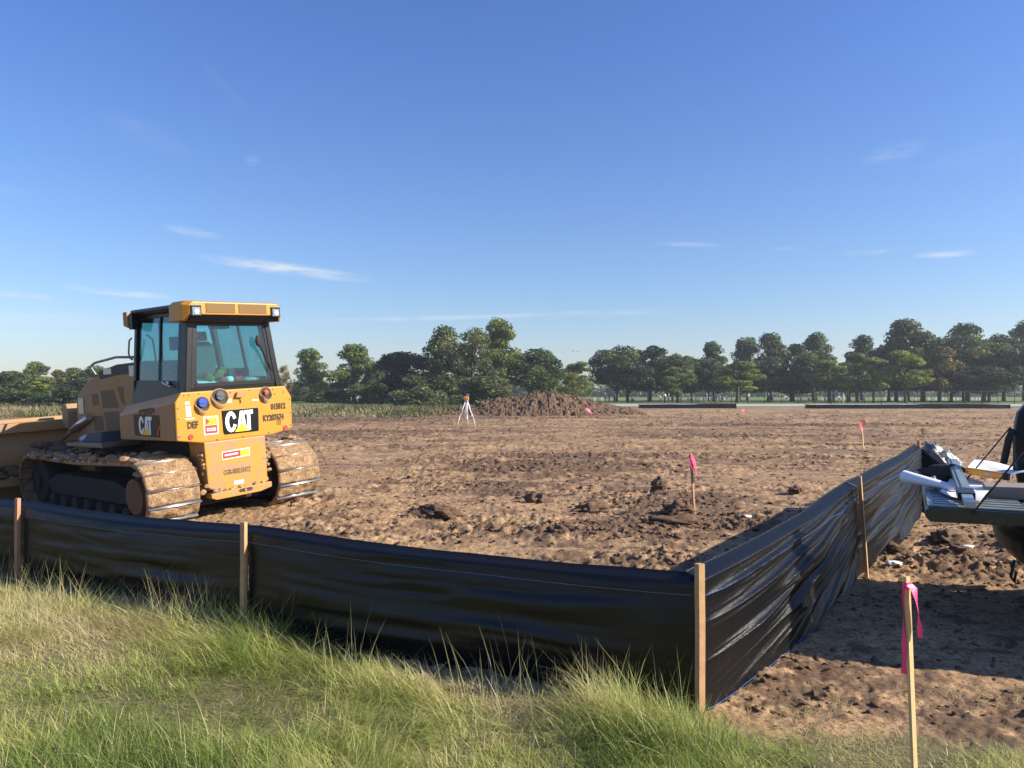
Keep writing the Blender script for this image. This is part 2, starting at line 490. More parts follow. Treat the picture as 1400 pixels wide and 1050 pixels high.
LEAF_STOPS = [(0, (.038, .056, .025)), (.35, (.078, .106, .042)), (.7, (.128, .160, .060)), (1, (.185, .212, .085))]
M['leaf'] = mat_leaf('tree_leaves', LEAF_STOPS, .38, .55, True)
GR_STOPS = [(0, (.20, .27, .055)), (.25, (.38, .45, .11)), (.5, (.56, .55, .20)), (.75, (.64, .59, .28)), (1, (.68, .57, .34))]
M['grass'] = mat_leaf('grass_blades', GR_STOPS, .48, .45)
M['weed'] = mat_leaf('field_weeds', [(0, (.055, .07, .025)), (.4, (.13, .145, .05)), (.7, (.24, .20, .10)), (1, (.34, .27, .16))], .2, .7)
M['ground'] = mat_ground()


# ------------------------------------------------------------------ object helpers
def tag(o, label=None, cat=None, group=None, kind=None):
    if label: o['label'] = label
    if cat: o['category'] = cat
    if group: o['group'] = group
    if kind: o['kind'] = kind
    return o


def empty(name, loc=(0, 0, 0), rz=0.0, mat=None):
    o = bpy.data.objects.new(name, None)
    C.objects.link(o)
    if mat is not None: o.matrix_world = mat
    else:
        o.location = loc; o.rotation_euler = (0, 0, rz)
    o.empty_display_size = .2
    return o


def np_mesh(name, V, F=None, loops=None, starts=None, mats=(), attrs=None, smooth=False, midx=None):
    """fast mesh from arrays. F: (n,k) array, or loops+starts for mixed faces"""
    me = bpy.data.meshes.new(name)
    V = np.ascontiguousarray(V, dtype=np.float32)
    if F is not None:
        F = np.asarray(F); n, k = F.shape
        loops = F.ravel(); starts = np.arange(n) * k
    me.vertices.add(len(V)); me.vertices.foreach_set('co', V.ravel())
    me.loops.add(len(loops)); me.loops.foreach_set('vertex_index', np.ascontiguousarray(loops, dtype=np.int32))
    me.polygons.add(len(starts)); me.polygons.foreach_set('loop_start', np.ascontiguousarray(starts, dtype=np.int32))
    me.update(calc_edges=True)
    me.validate(verbose=False)
    if attrs:
        for k, (dom, a) in attrs.items():
            at = me.attributes.new(k, 'FLOAT', dom)
            at.data.foreach_set('value', np.ascontiguousarray(a, dtype=np.float32))
    for m in mats: me.materials.append(m)
    if smooth: me.polygons.foreach_set('use_smooth', np.ones(len(me.polygons), dtype=bool))
    if midx is not None: me.polygons.foreach_set('material_index', np.asarray(midx, dtype=np.int32))
    return me


def obj(name, me, parent=None):
    o = bpy.data.objects.new(name, me); C.objects.link(o)
    if parent is not None: o.parent = parent
    return o


class MB:
    """collects shapes in one bmesh"""
    def __init__(s): s.b = bmesh.new(); s.mi = 0; s.mats = []
    def mat(s, m):
        if m not in s.mats: s.mats.append(m)
        s.mi = s.mats.index(m); return s
    def face(s, vs, smooth=False):
        try:
            f = s.b.faces.new(vs); f.material_index = s.mi; f.smooth = smooth; return f
        except ValueError:
            return None
    def hexa(s, p):
        """8 corners: bottom ring 0-3, top ring 4-7"""
        v = [s.b.verts.new(q) for q in p]
        for q in ((3, 2, 1, 0), (4, 5, 6, 7), (0, 1, 5, 4), (1, 2, 6, 5), (2, 3, 7, 6), (3, 0, 4, 7)):
            s.face([v[i] for i in q])
        return s
    def box(s, x0, x1, y0, y1, z0, z1, mt=None):
        p = [Vector(q) for q in ((x0, y0, z0), (x1, y0, z0), (x1, y1, z0), (x0, y1, z0), (x0, y0, z1), (x1, y0, z1), (x1, y1, z1), (x0, y1, z1))]
        if mt is not None: p = [mt @ q for q in p]
        return s.hexa(p)
    def prism(s, pts, d, cap=True, smooth=False):
        """closed outline of 3D points extruded by vector d"""
        d = Vector(d)
        a = [s.b.verts.new(Vector(p)) for p in pts]; c = [s.b.verts.new(Vector(p) + d) for p in pts]
        n = len(pts)
        for i in range(n): s.face([a[i], a[(i + 1) % n], c[(i + 1) % n], c[i]], smooth)
        if cap: s.face(a[::-1]); s.face(c)
        return s
    def tube(s, pts, r, n=8, cap=True, closed=False):
        pts = [Vector(p) for p in pts]
        if isinstance(r, (int, float)): r = [r] * len(pts)
        rings = []
        up = Vector((.13, .21, .97)).normalized()
        prev = None
        for i, p in enumerate(pts):
            t = (pts[min(i + 1, len(pts) - 1)] - pts[max(i - 1, 0)])
            if t.length < 1e-9: t = Vector((0, 0, 1))
            t.normalize()
            if prev is None:
                a = t.cross(up)
                if a.length < .1: a = t.cross(Vector((1, 0, 0)))
            else:
                a = prev - t * prev.dot(t)
            a.normalize(); prev = a; bb = t.cross(a)
            rings.append([s.b.verts.new(p + (a * math.cos(2 * math.pi * k / n) + bb * math.sin(2 * math.pi * k / n)) * r[i]) for k in range(n)])
        for i in range(len(rings) - 1):
            for k in range(n): s.face([rings[i][k], rings[i][(k + 1) % n], rings[i + 1][(k + 1) % n], rings[i + 1][k]], True)
        if cap: s.face(rings[0][::-1]); s.face(rings[-1])
        return s
    def ball(s, c, r, sub=2, jit=0, seed=0):
        rr = r if isinstance(r, (tuple, list)) else (r, r, r)
        mt = Matrix.Translation(c) @ Matrix.Diagonal((*rr, 1))
        g0 = bmesh.ops.create_icosphere(s.b, subdivisions=sub, radius=1, matrix=mt)
        rd = random.Random(seed)
        fs = set()
        for v in g0['verts']:
            if jit: v.co += (v.co - Vector(c)) * rd.uniform(-jit, jit)
            fs.update(v.link_faces)
        for f in fs: f.material_index = s.mi; f.smooth = jit == 0
        return s
    def cyl(s, c, axis, r, h, n=20, r2=None):
        axis = Vector(axis).normalized(); c = Vector(c)
        return s.tube([c - axis * h / 2, c + axis * h / 2], [r, r if r2 is None else r2], n)
    def build(s, name, parent=None, bev=0, seg=2, m=None):
        if m is not None: s.mats = [m]
        bmesh.ops.recalc_face_normals(s.b, faces=s.b.faces)
        if bev:
            ed = [e for e in s.b.edges if len(e.link_faces) == 2 and e.calc_face_angle(0) > .5 and not (e.link_faces[0].smooth and e.link_faces[1].smooth)]
            bmesh.ops.bevel(s.b, geom=ed, offset=bev, segments=seg, affect='EDGES', profile=.6, clamp_overlap=True)
        me = bpy.data.meshes.new(name); s.b.to_mesh(me); s.b.free()
        for mm in s.mats: me.materials.append(mm)
        return obj(name, me, parent)


def text(body, size, mt, m, parent, name='lettering', bold=0.0, sx=1.0, ext=.0015, align='CENTER'):
    cu = bpy.data.curves.new(name, 'FONT')
    cu.body = body; cu.size = size; cu.align_x = align; cu.align_y = 'CENTER'
    cu.extrude = ext; cu.offset = bold; cu.resolution_u = 4
    to = bpy.data.objects.new('tmp_text', cu); C.objects.link(to)
    dg = bpy.context.evaluated_depsgraph_get()
    me = bpy.data.meshes.new_from_object(to.evaluated_get(dg))
    bpy.data.objects.remove(to)
    me.transform(mt @ Matrix.Diagonal((sx, 1, 1, 1)))
    me.materials.clear(); me.materials.append(m)
    return obj(name, me, parent)


# ------------------------------------------------------------------ ground sheet
def build_ground():
    ys = [-14.0, -6, -2, 0, 1.2, 2.2]
    y = 2.7
    while y < 90: ys.append(y); y *= 1.0048 if y < 45 else 1.008
    while y < 6000: ys.append(y); y *= 1.06
    ys = np.array(ys)
    s = np.linspace(-1, 1, 760)
    s = s * (0.86 + .14 * s * s)
    hw = np.clip(np.abs(ys), 3, None) * .80 + 1.6
    hw = np.where(ys > 90, ys * .80 + 1.6 + (ys - 90) * 1.6, hw)
    X = s[None, :] * hw[:, None]; X[:, 0] *= 2.2; X[:, -1] *= 2.2
    Y = np.repeat(ys[:, None], len(s), 1)
    x = X.ravel(); yy = Y.ravel()
    Z = H(x, yy)
    fg = far_grass(x, yy)
    far = sst(60, 100, yy)
    Z = Z * (1 - far) - far * .0
    gm = grass_mask(x, yy)
    turf = sst(-.10, .12, gm) * (yy < 12)
    ft = sst(-.5, 2.5, fg)
    # moist, freshly broken soil stands dark: clods and lumps, not shade
    lm = lump_mask(x, yy)
    w1 = worley(x * 3.1 + fbm(x * 3, yy * 3, 4, 2), yy * 3.6, 41)
    w2 = worley(x * 9.0 + 1.5 * fbm(x * 7, yy * 7, 8, 2), yy * 10.0, 42)
    n = fbm(x * 1.7, yy * 2.4, 15, 4)
    n2 = fbm(x * 6, yy * 8, 19, 3)
    moist = np.clip(sst(.37, .55, n * .55 + lm * .50 + (n2 - .5) * .75) , 0, 1) * .80
    band = sst(.52, .72, fbm(x * .16, yy * .55, 66, 4)) * sst(12, 25, yy) * .45
    band2 = sst(.50, .62, fbm(x * .8, yy * 2.6, 68, 4)) * sst(10, 18, yy) * .35
    moist = np.clip(moist + band + band2 + sst(46, 53, yy) * (x < 0) * .45, 0, .9)
    nr, nc = X.shape
    idx = np.arange(nr * nc).reshape(nr, nc)
    F = np.stack([idx[:-1, :-1], idx[:-1, 1:], idx[1:, 1:], idx[1:, :-1]], -1).reshape(-1, 4)
    me = np_mesh('ground', np.stack([x, yy, Z], 1), F, mats=[M['ground']], smooth=True,
                 attrs={'moist': ('POINT', moist), 'turf': ('POINT', turf), 'farturf': ('POINT', ft)})
    o = obj('ground', me)
    tag(o, kind='structure')


build_ground()

# ------------------------------------------------------------------ road
def build_road():
    mb = MB().mat(M['road'])
    mb.hexa([(13, 99, -.1), (330, 99, -.1), (330, 110, -.1), (13, 110, -.1), (13, 99, .10), (330, 99, .10), (330, 110, .10), (13, 110, .10)])
    o = mb.build('road'); tag(o, kind='structure')
    mb = MB().mat(M['stone'])
    mb.box(13, 330, 98.7, 98.99, -.1, .24)
    o = mb.build('kerb'); tag(o, kind='structure')


build_road()


# ------------------------------------------------------------------ clods
def ico_base(sub=1):
    b = bmesh.new(); bmesh.ops.create_icosphere(b, subdivisions=sub, radius=1)
    V = np.array([v.co[:] for v in b.verts]); F = np.array([[v.index for v in f.verts] for f in b.faces]); b.free()
    return V, F


def build_clods():
    rs = np.random.RandomState(5)
    N = 130000
    u = rs.rand(N)
    y = 4.0 * (60 / 4.0) ** u
    x = (rs.rand(N) * 2 - 1) * (.72 * y + .8)
    lm = lump_mask(x, y); n = fbm(x * 1.3, y * 1.8, 81, 3)
    p = np.clip(lm * .40 * sst(3.5, 9, y) + (sst(.45, .65, n) * .50 + .07) * (.25 + .75 * sst(4.5, 9, y)), 0, 1)
    ok = (rs.rand(N) < p * .62) & (grass_mask(x, y) < -.03) & (far_grass(x, y) < 1)
    lx = (x - DZ_O.x) * DZ_R.x + (y - DZ_O.y) * DZ_R.y; ly = (x - DZ_O.x) * DZ_F.x + (y - DZ_O.y) * DZ_F.y
    ok &= ~((lx > -.2) & (lx < 2.75) & (ly > 0.05) & (ly < 4.6))
    x = x[ok]; y = y[ok]; n = len(x)
    r = (.006 + .017 * rs.rand(n) ** 3) * (1 + .7 * lump_mask(x, y)) * (.8 + y * .04)
    r = np.minimum(r, .075)
    BV, BF = ico_base(1)
    nv = len(BV)
    ang = rs.rand(n) * 6.283
    sc = np.stack([r * (0.8 + 1.3 * rs.rand(n)), r * (.6 + .6 * rs.rand(n)), r * (.35 + .5 * rs.rand(n))], 1)
    P = BV[None] * sc[:, None] * (1 + (rs.rand(n, nv, 1) - .5) * 1.1)
    ca, sa = np.cos(ang)[:, None], np.sin(ang)[:, None]
    X = P[..., 0] * ca - P[..., 1] * sa + x[:, None]; Yv = P[..., 0] * sa + P[..., 1] * ca + y[:, None]
    Z = P[..., 2] + (H(x, y) + r * .18)[:, None]
    F = (BF[None] + (np.arange(n) * nv)[:, None, None]).reshape(-1, 3)
    me = np_mesh('soil_clods', np.stack([X.ravel(), Yv.ravel(), Z.ravel()], 1), F, mats=[M['soil_mid']])
    o = obj('soil_clods', me)
    tag(o, 'small crumbs and clods of broken brown soil scattered over the worked ground', 'soil clods', kind='stuff')


build_clods()


def lumpy_mesh(name, rx, ry, rz, seed, mat, sub=4, amp=.45):
    V, F = ico_base(sub)
    a = V * 1.7 + seed * 3.3
    n = fbm(a[:, 0] + a[:, 2] * .7, a[:, 1] - a[:, 2] * .6, seed, 4) - .5
    n2 = worley(a[:, 0] * 1.8 + a[:, 2], a[:, 1] * 1.8 + a[:, 2] * 1.3, seed + 3) - .4
    n4 = fbm(a[:, 0] * 3.2 + a[:, 2] * 2, a[:, 1] * 3.2 - a[:, 2] * 2.4, seed + 8, 3) - .5
    V = V * (1 + amp * n * 1.8 - amp * .7 * n2 + amp * n4 * 1.1)[:, None] * np.array([rx, ry, rz])
    return np_mesh(name, V, F, mats=[mat])


BIG = [(-1.03, 10.45, .26, .16, .09, 'dark flat earth clod with a black shaded hollow, alone beyond the fence middle'),
       (2.32, 10.75, .27, .2, .10, 'big dark mound of clods at the foot of the pink flagged stake'),
       (2.45, 12.9, .12, .10, .13, 'upright dark clod standing left of the pink flagged stake'),
       (1.15, 11.2, .30, .2, .11, 'grey brown lump of turned soil left of the mound at the stake'),
       (.40, 11.9, .22, .16, .10, 'small low clod cluster in the middle of the field'),
       (2.1, 10.0, .38, .15, .07, 'long low ridge of clods beside the mound at the stake'),
       (5.65, 8.4, .28, .20, .11, 'largest dark heap of wet clods in front of the truck tailgate'),
       (4.55, 7.9, .22, .15, .07, 'lumpy clod pile right of the leaning fence stake'),
       (4.9, 8.7, .26, .16, .08, 'trampled brown clods under the tailgate'),
       (3.95, 8.1, .18, .12, .07, 'small clods at the bottom of the black fence film'),
       (4.75, 12.9, .14, .1, .09, 'lone dark clod just above the right fence film')]
for i, (x, y, a, b, c, lab) in enumerate(BIG):
    me = lumpy_mesh('earth_clod', a, b, c, 11 + i, M['soil_dark'] if i in (0, 1, 2, 6) else M['soil_mid'], 4, .75)
    o = obj('earth_clod', me); o.location = (x, y, Hs(x, y) + c * .3); o.rotation_euler = (0, 0, i * 1.3)
    tag(o, lab, 'clod', 'larger clods on the worked ground')


# ------------------------------------------------------------------ dirt pile
def build_pile():
    nx, ny = 420, 170
    u = np.linspace(-7, 10.5, nx); v = np.linspace(-4.5, 4.5, ny)
    X, Y = np.meshgrid(u, v)
    prof = np.interp(u, [-7, -5.2, -3.4, -2.2, -.8, .6, 1.6, 2.8, 4.0, 5.4, 6.8, 8.0, 9.3, 10.5], [0, .35, .60, 1.05, 1.30, 1.38, 1.68, 1.74, 1.60, 1.35, .95, .70, .45, 0])
    cr = (1 - np.abs(Y / (4.2 * (.55 + .45 * prof[None] / 1.8))) ** 1.5).clip(-.1, 1)
    Z = prof[None] * cr
    Z = Z + (billow(X * 1.3, Y * 1.5, 5, 5) - .4) * .26 * (Z > .02) + (billow(X * 5, Y * 5, 25, 3) - .4) * .16 * (Z > .02) + (worley(X * 1.6, Y * 1.6, 9) - .5) * -.10 * (Z > .05) + (fbm(X * 3, Y * 3, 2, 5) - .5) * .40 * (Z > .03)
    idx = np.arange(nx * ny).reshape(ny, nx)
    F = np.stack([idx[:-1, :-1], idx[:-1, 1:], idx[1:, 1:], idx[1:, :-1]], -1).reshape(-1, 4)
    root = empty('dirt_pile', (0, 60, 0))
    me = np_mesh('heap', np.stack([X.ravel(), Y.ravel(), Z.ravel() - .04], 1), F, mats=[M['soil_pile']], smooth=False)
    obj('heap', me, root)
    tag(root, 'long heap of dark brown earth pushed up at the far edge of the field', 'dirt pile')


M['soil_pile'] = mat_soil('heaped_soil', .8, .06)
build_pile()


# ------------------------------------------------------------------ grass
def blades(n, x, y, z, L, w, ang, lean, curve, tint, nseg=3, twist=None):
    """returns V, loops, starts, tint per face. blades as tapering curved strips"""
    rs = np.random.RandomState(n % 1000 + 3)
    dx = np.cos(ang); dy = np.sin(ang)
    # width direction across the lean plus random turn
    wa = ang + math.pi / 2 + (rs.rand(n) - .5) * 1.6
    wx = np.cos(wa) * w; wy = np.sin(wa) * w
    P = []
    for k in range(nseg + 1):
        t = k / nseg
        a = lean + curve * t
        if k == 0: px, pz = np.zeros(n), np.zeros(n)
        else:
            px = px + np.sin(a) * L / nseg; pz = pz + np.cos(a) * L / nseg
        P.append((px.copy(), pz.copy(), 1 - t ** 1.6))
    V = np.zeros((n, 2 * nseg + 1, 3))
    for k in range(nseg):
        px, pz, ww = P[k]
        for s_, sg in ((0, -1), (1, 1)):
            V[:, 2 * k + s_, 0] = x + dx * px + sg * wx * ww * .5
            V[:, 2 * k + s_, 1] = y + dy * px + sg * wy * ww * .5
            V[:, 2 * k + s_, 2] = z + pz
    px, pz, ww = P[nseg]
    V[:, 2 * nseg, 0] = x + dx * px; V[:, 2 * nseg, 1] = y + dy * px; V[:, 2 * nseg, 2] = z + pz
    pat = []; st = []
    for k in range(nseg - 1):
        st.append(len(pat)); pat += [2 * k, 2 * k + 1, 2 * k + 3, 2 * k + 2]
    st.append(len(pat)); pat += [2 * nseg - 2, 2 * nseg - 1, 2 * nseg]
    nl = len(pat); nvb = 2 * nseg + 1
    loops = (np.array(pat)[None] + (np.arange(n) * nvb)[:, None]).ravel()
    starts = (np.array(st)[None] + (np.arange(n) * nl)[:, None]).ravel()
    tf = np.repeat(tint, nseg)
    return V.reshape(-1, 3), loops, starts, tf


def build_grass():
    rs = np.random.RandomState(11)
    N = 330000
    y = 2.9 + rs.rand(N) ** 1.15 * 5.2
    x = (rs.rand(N) * 2 - 1) * (.72 * y + .6)
    gm = grass_mask(x, y)
    ok = gm > -.02
    # right-hand edge thins out
    thin = sst(1.0, 2.6, x)
    ok &= rs.rand(N) > thin * .55 * (1 - sst(.05, .6, gm) * .6)
    ok &= rs.rand(N) < np.clip(.25 + gm * 3.5, 0, 1)
    cl = fbm(x * 5, y * 5, 33, 3)
    ok &= rs.rand(N) < (.70 + .4 * sst(.35, .6, cl))
    x, y, gm = x[ok], y[ok], gm[ok]; n = len(x)
    z = H(x, y, False) - .01
    cl = fbm(x * 4, y * 4, 33, 3)
    dry = fbm(x * .75 + 3, y * 1.0, 44, 3)
    tall = fbm(x * 1.2, y * 1.2, 21, 3)
    edge = np.exp(-((gm - .35) / .38) ** 2)             # ranker growth by the fence
    L = (.085 + .10 * rs.rand(n)) * (.65 + .9 * sst(.35, .65, tall)) * (1 + .75 * edge * (1 - sst(.7, 1.4, x) * .6))
    L *= (1 - .50 * sst(.3, 1.3, x)) * .86
    L *= 1 + .7 * (rs.rand(n) ** 8)
    flow = (fbm(x * 1.6, y * 1.6, 71, 3) - .5) * 11.0 + 2.6
    ang = flow + (rs.rand(n) - .5) * 4.6
    mat_ = sst(.45, .6, fbm(x * 1.4, y * 1.8, 57, 3))
    lean = .12 + .60 * rs.rand(n) + .30 * mat_
    L = L * (1 - .15 * mat_)
    curve = .2 + 1.5 * rs.rand(n)
    w = .0022 + .0040 * rs.rand(n) ** 2
    fine = fbm(x * 9, y * 9, 39, 2)
    tint = np.clip(.37 + (dry - .5) * 1.1 + (fbm(x * 2.2, y * 2.2, 47, 3) - .5) * .9 + (fine - .5) * .5 + (rs.rand(n) - .5) * .5 + .10 * edge - .16 * sst(4.6, 3.6, y) + .25 * sst(1, 2.4, x), 0, 1)
    dead = rs.rand(n) < .10
    tint[dead] = .8 + .2 * rs.rand(dead.sum())
    V, lo, st, tf = blades(n, x, y, z, L, w, ang, lean, curve, tint)
    me = np_mesh('grass', V, loops=lo, starts=st, mats=[M['grass']], attrs={'tint': ('FACE', tf)})
    o = obj('grass', me)
    tag(o, 'rank green and straw coloured grass covering the bank in front of the black fence', 'grass', kind='stuff')
    # thin seed stalks standing above it, mostly along the fence
    N = 2600
    t = rs.rand(N)
    k = rs.rand(N)
    ax, ay = FP[3]; bx, by = FP[0]
    off = .08 + .5 * rs.rand(N) ** 1.3
    nx_, ny_ = -.42, -.907
    x = ax + (bx - ax) * t + nx_ * off; y = ay + (by - ay) * t + ny_ * off
    cl = fbm(x * 1.8, y * 1.8, 13, 2)
    ok = (rs.rand(N) < sst(.40, .62, cl)) & ((x < -.6) | (rs.rand(N) < .25))
    x, y = x[ok], y[ok]; n = len(x)
    L = .20 + .26 * rs.rand(n) ** 1.6
    V, lo, st, tf = blades(n, x, y, H(x, y, False), L, np.full(n, .0034), rs.rand(n) * 6.28, .05 + .22 * rs.rand(n), .1 + .6 * rs.rand(n) ** 2, .62 + .3 * rs.rand(n), 4)
    me = np_mesh('grass_stalks', V, loops=lo, starts=st, mats=[M['grass']], attrs={'tint': ('FACE', tf)})
    o = obj('grass_stalks', me)
    tag(o, 'thin dry seed stalks rising out of the grass against the black fence', 'grass stalks', kind='stuff')
    # straw and torn roots lying on the soil edge by the corner and by the truck
    N = 5200
    x = np.concatenate([.9 + 3.0 * rs.rand(4000), 4.6 + 2.4 * rs.rand(1200)]); y = np.concatenate([3.2 + 1.3 * rs.rand(4000) ** 1.5, 8.6 + 1.8 * rs.rand(1200)])
    cl = fbm(x * 3, y * 3, 63, 3)
    ok = rs.rand(N) < sst(.42, .62, cl)
    x, y = x[ok], y[ok]; n = len(x)
    V, lo, st, tf = blades(n, x, y, H(x, y) + .004, .05 + .10 * rs.rand(n), np.full(n, .003), rs.rand(n) * 6.28, 1.1 + .4 * rs.rand(n), .1 + .3 * rs.rand(n), .7 + .3 * rs.rand(n), 3)
    me = np_mesh('straw', V, loops=lo, starts=st, mats=[M['grass']], attrs={'tint': ('FACE', tf)})
    o = obj('straw', me)
    tag(o, 'scattered dry straw and torn grass lying on the bare soil', 'straw', kind='stuff')


build_grass()


def build_weeds():
    rs = np.random.RandomState(15)
    N = 90000
    y = 50 + 42 * rs.rand(N) ** 1.3
    x = -75 + 80 * rs.rand(N)
    fg = far_grass(x, y)
    ok = (fg > -.5) & (rs.rand(N) < .35 + .5 * sst(.4, .6, fbm(x * .5, y * .5, 8, 3))) & (y < 97)
    x, y = x[ok], y[ok]; n = len(x)
    patch = fbm(x * .13, y * .2, 18, 3)
    L = (.14 + .40 * rs.rand(n) ** 1.5) * (.5 + 1.2 * sst(.35, .65, fbm(x * .35, y * .35, 28, 3)))
    tint = np.clip(.36 + (patch - .5) * 2.8 + (rs.rand(n) - .5) * .5 + .25 * sst(-14, -22, x) - .3 * sst(-12, -6, x), 0, 1)
    V, lo, st, tf = blades(n, x, y, np.zeros(n) - .02, L, .05 + .07 * rs.rand(n), rs.rand(n) * 6.28, .1 + .5 * rs.rand(n), .3 + .5 * rs.rand(n), tint, 2)
    me = np_mesh('weeds', V, loops=lo, starts=st, mats=[M['weed']], attrs={'tint': ('FACE', tf)})
    o = obj('weeds', me)
    tag(o, 'tall olive and straw weeds along the far left edge of the worked soil', 'weeds', kind='stuff')


build_weeds()


# ------------------------------------------------------------------ silt fence
def post(name, base, top, w, d, mat, parent, rz=0.0):
    base = Vector(base); top = Vector(top)
    ax = (top - base)
    mb = MB().mat(mat)
    ux = Vector((math.cos(rz), math.sin(rz), 0)) * w / 2; uy = Vector((-math.sin(rz), math.cos(rz), 0)) * d / 2
    n = 6; rings = []
    for i in range(n + 1):
        p = base + ax * i / n
        p += ux * random.uniform(-.06, .06) + uy * random.uniform(-.06, .06)
        rings.append([mb.b.verts.new(p + ux * a + uy * b) for a, b in ((-1, -1), (1, -1), (1, 1), (-1, 1))])
    for i in range(n):
        for k in range(4): mb.face([rings[i][k], rings[i][(k + 1) % 4], rings[i + 1][(k + 1) % 4], rings[i + 1][k]])
    mb.face(rings[0][::-1]); mb.face(rings[-1])
    return mb.build(name, parent)


def fabric(a, b, ha, hb, seed, kind, parent, nz=(0, 0), label=None):
    """film hung between two posts; nz = horizontal unit normal to the viewer's side"""
    a = Vector(a); b = Vector(b)
    L = (b - a).length
    nu = max(60, int(L / .018)); nv = 62 if kind == 'left' else 150
    u = np.linspace(0, 1, nu); v = np.linspace(0, 1, nv)
    U, Vv = np.meshgrid(u, v)
    s = U * L
    endw = np.sin(np.pi * U) ** .6
    if kind == 'left':
        d = (fbm(s * .55 + seed, Vv * 3.2, seed, 3) - .5) * .065 * endw
        d += (vn(s * .9 + seed, Vv * 7 + .35 * np.sin(s * 1.1), seed + 3) - .5) * .016 * endw
        d += (fbm(s * 2.2, Vv * 16, seed + 41, 3) - .5) * .006
        d += np.abs(vn(s * 1.5, Vv * 11 + .6 * fbm(s, Vv * 2, 4, 2), seed + 9) - .5) * .014 * sst(.02, .2, U) * (1 - sst(.8, .98, U))
        d += (vn(s * 9, Vv * 2.5, seed + 20) - .5) * .010 * (np.exp(-U * L / .15) + np.exp(-(1 - U) * L / .15))
        d += .05 * np.sin(np.pi * Vv) * endw
    else:
        # tension creases fanning up to the right
        k_ = .62 if kind == 'right1' else .50
        q = (Vv - k_ * U) / (1 - k_ * U)
        q = q + .035 * (fbm(s * .8, Vv * 2, seed, 2) - .5)
        fade = sst(1.0, .86, Vv) * endw
        c1 = np.clip(1 - np.abs(2 * vn(q * 6.5 + seed * 1.7, s * .30, seed + 1) - 1), 0, 1)
        c2 = np.clip(1 - np.abs(2 * vn(q * 11 + seed, s * .5, seed + 5) - 1), 0, 1)
        d = (c1 ** 4 * .046 + c2 ** 3 * .020 * (.15 + c1) + np.clip(1 - np.abs(2 * vn(q * 26, s * 1.1, seed + 31) - 1), 0, 1) ** 3 * .005) * fade
        d += (fbm(q * 30, s * 1.6, seed + 7, 3) - .5) * .0075 * fade
        d += (fbm(s * .6, Vv * 1.4, seed + 11, 2) - .5) * .08 * endw
        d += .07 * np.sin(np.pi * np.clip(Vv * 1.1, 0, 1)) * endw * (1 - Vv * .4)
        d += .09 * (1 - sst(0, .35, Vv)) * endw * (1 if kind == 'right1' else .5)
    h = ha + (hb - ha) * U
    sag = -.030 * np.sin(np.pi * U) - .008 * (fbm(s * 2.2, s * 0, seed + 2, 2) - .5)
    top = h + sag
    ztop = top * Vv
    # folded hem at the top leans away from the viewer
    hem = sst(.925, 1.0, Vv)
    d = d - hem * .095
    ztop = ztop - hem * .012
    nx_, ny_ = nz
    tx, ty = (b.x - a.x) / L, (b.y - a.y) / L
    X = a.x + tx * s + nx_ * d; Y = a.y + ty * s + ny_ * d
    G = H(X[0] if False else (a.x + tx * s[0]), a.y + ty * s[0], False)
    Z = G[None] * (1 - Vv) + ztop + .0
    base = G[None] - .02
    Z = base * (1 - Vv) + ztop
    idx = np.arange(nu * nv).reshape(nv, nu)
    F = np.stack([idx[:-1, :-1], idx[:-1, 1:], idx[1:, 1:], idx[1:, :-1]], -1).reshape(-1, 4)
    me = np_mesh('film_panel', np.stack([X.ravel(), Y.ravel(), Z.ravel()], 1), F, mats=[M['plastic']], smooth=True)
    o = obj('film_panel', me, parent)
    if label: o['label'] = label
    # twine woven in near the top hem (and foot) of the film
    def line(vv, off=.006):
        j = int(vv * (nv - 1))
        return [(X[j, i] + nx_ * off, Y[j, i] + ny_ * off, Z[j, i]) for i in range(0, nu, 3)]
    if kind == 'left':
        if seed in (3, 4): MB().mat(M['twine']).tube(line(.86), .0018, 4).build('twine', parent)
    else:
        MB().mat(M['blue']).tube(line(.83, .001), .0020, 4).build('twine', parent)
        if kind == 'right1': MB().mat(M['blue']).tube(line(.05, .004), .0022, 4).build('twine', parent)


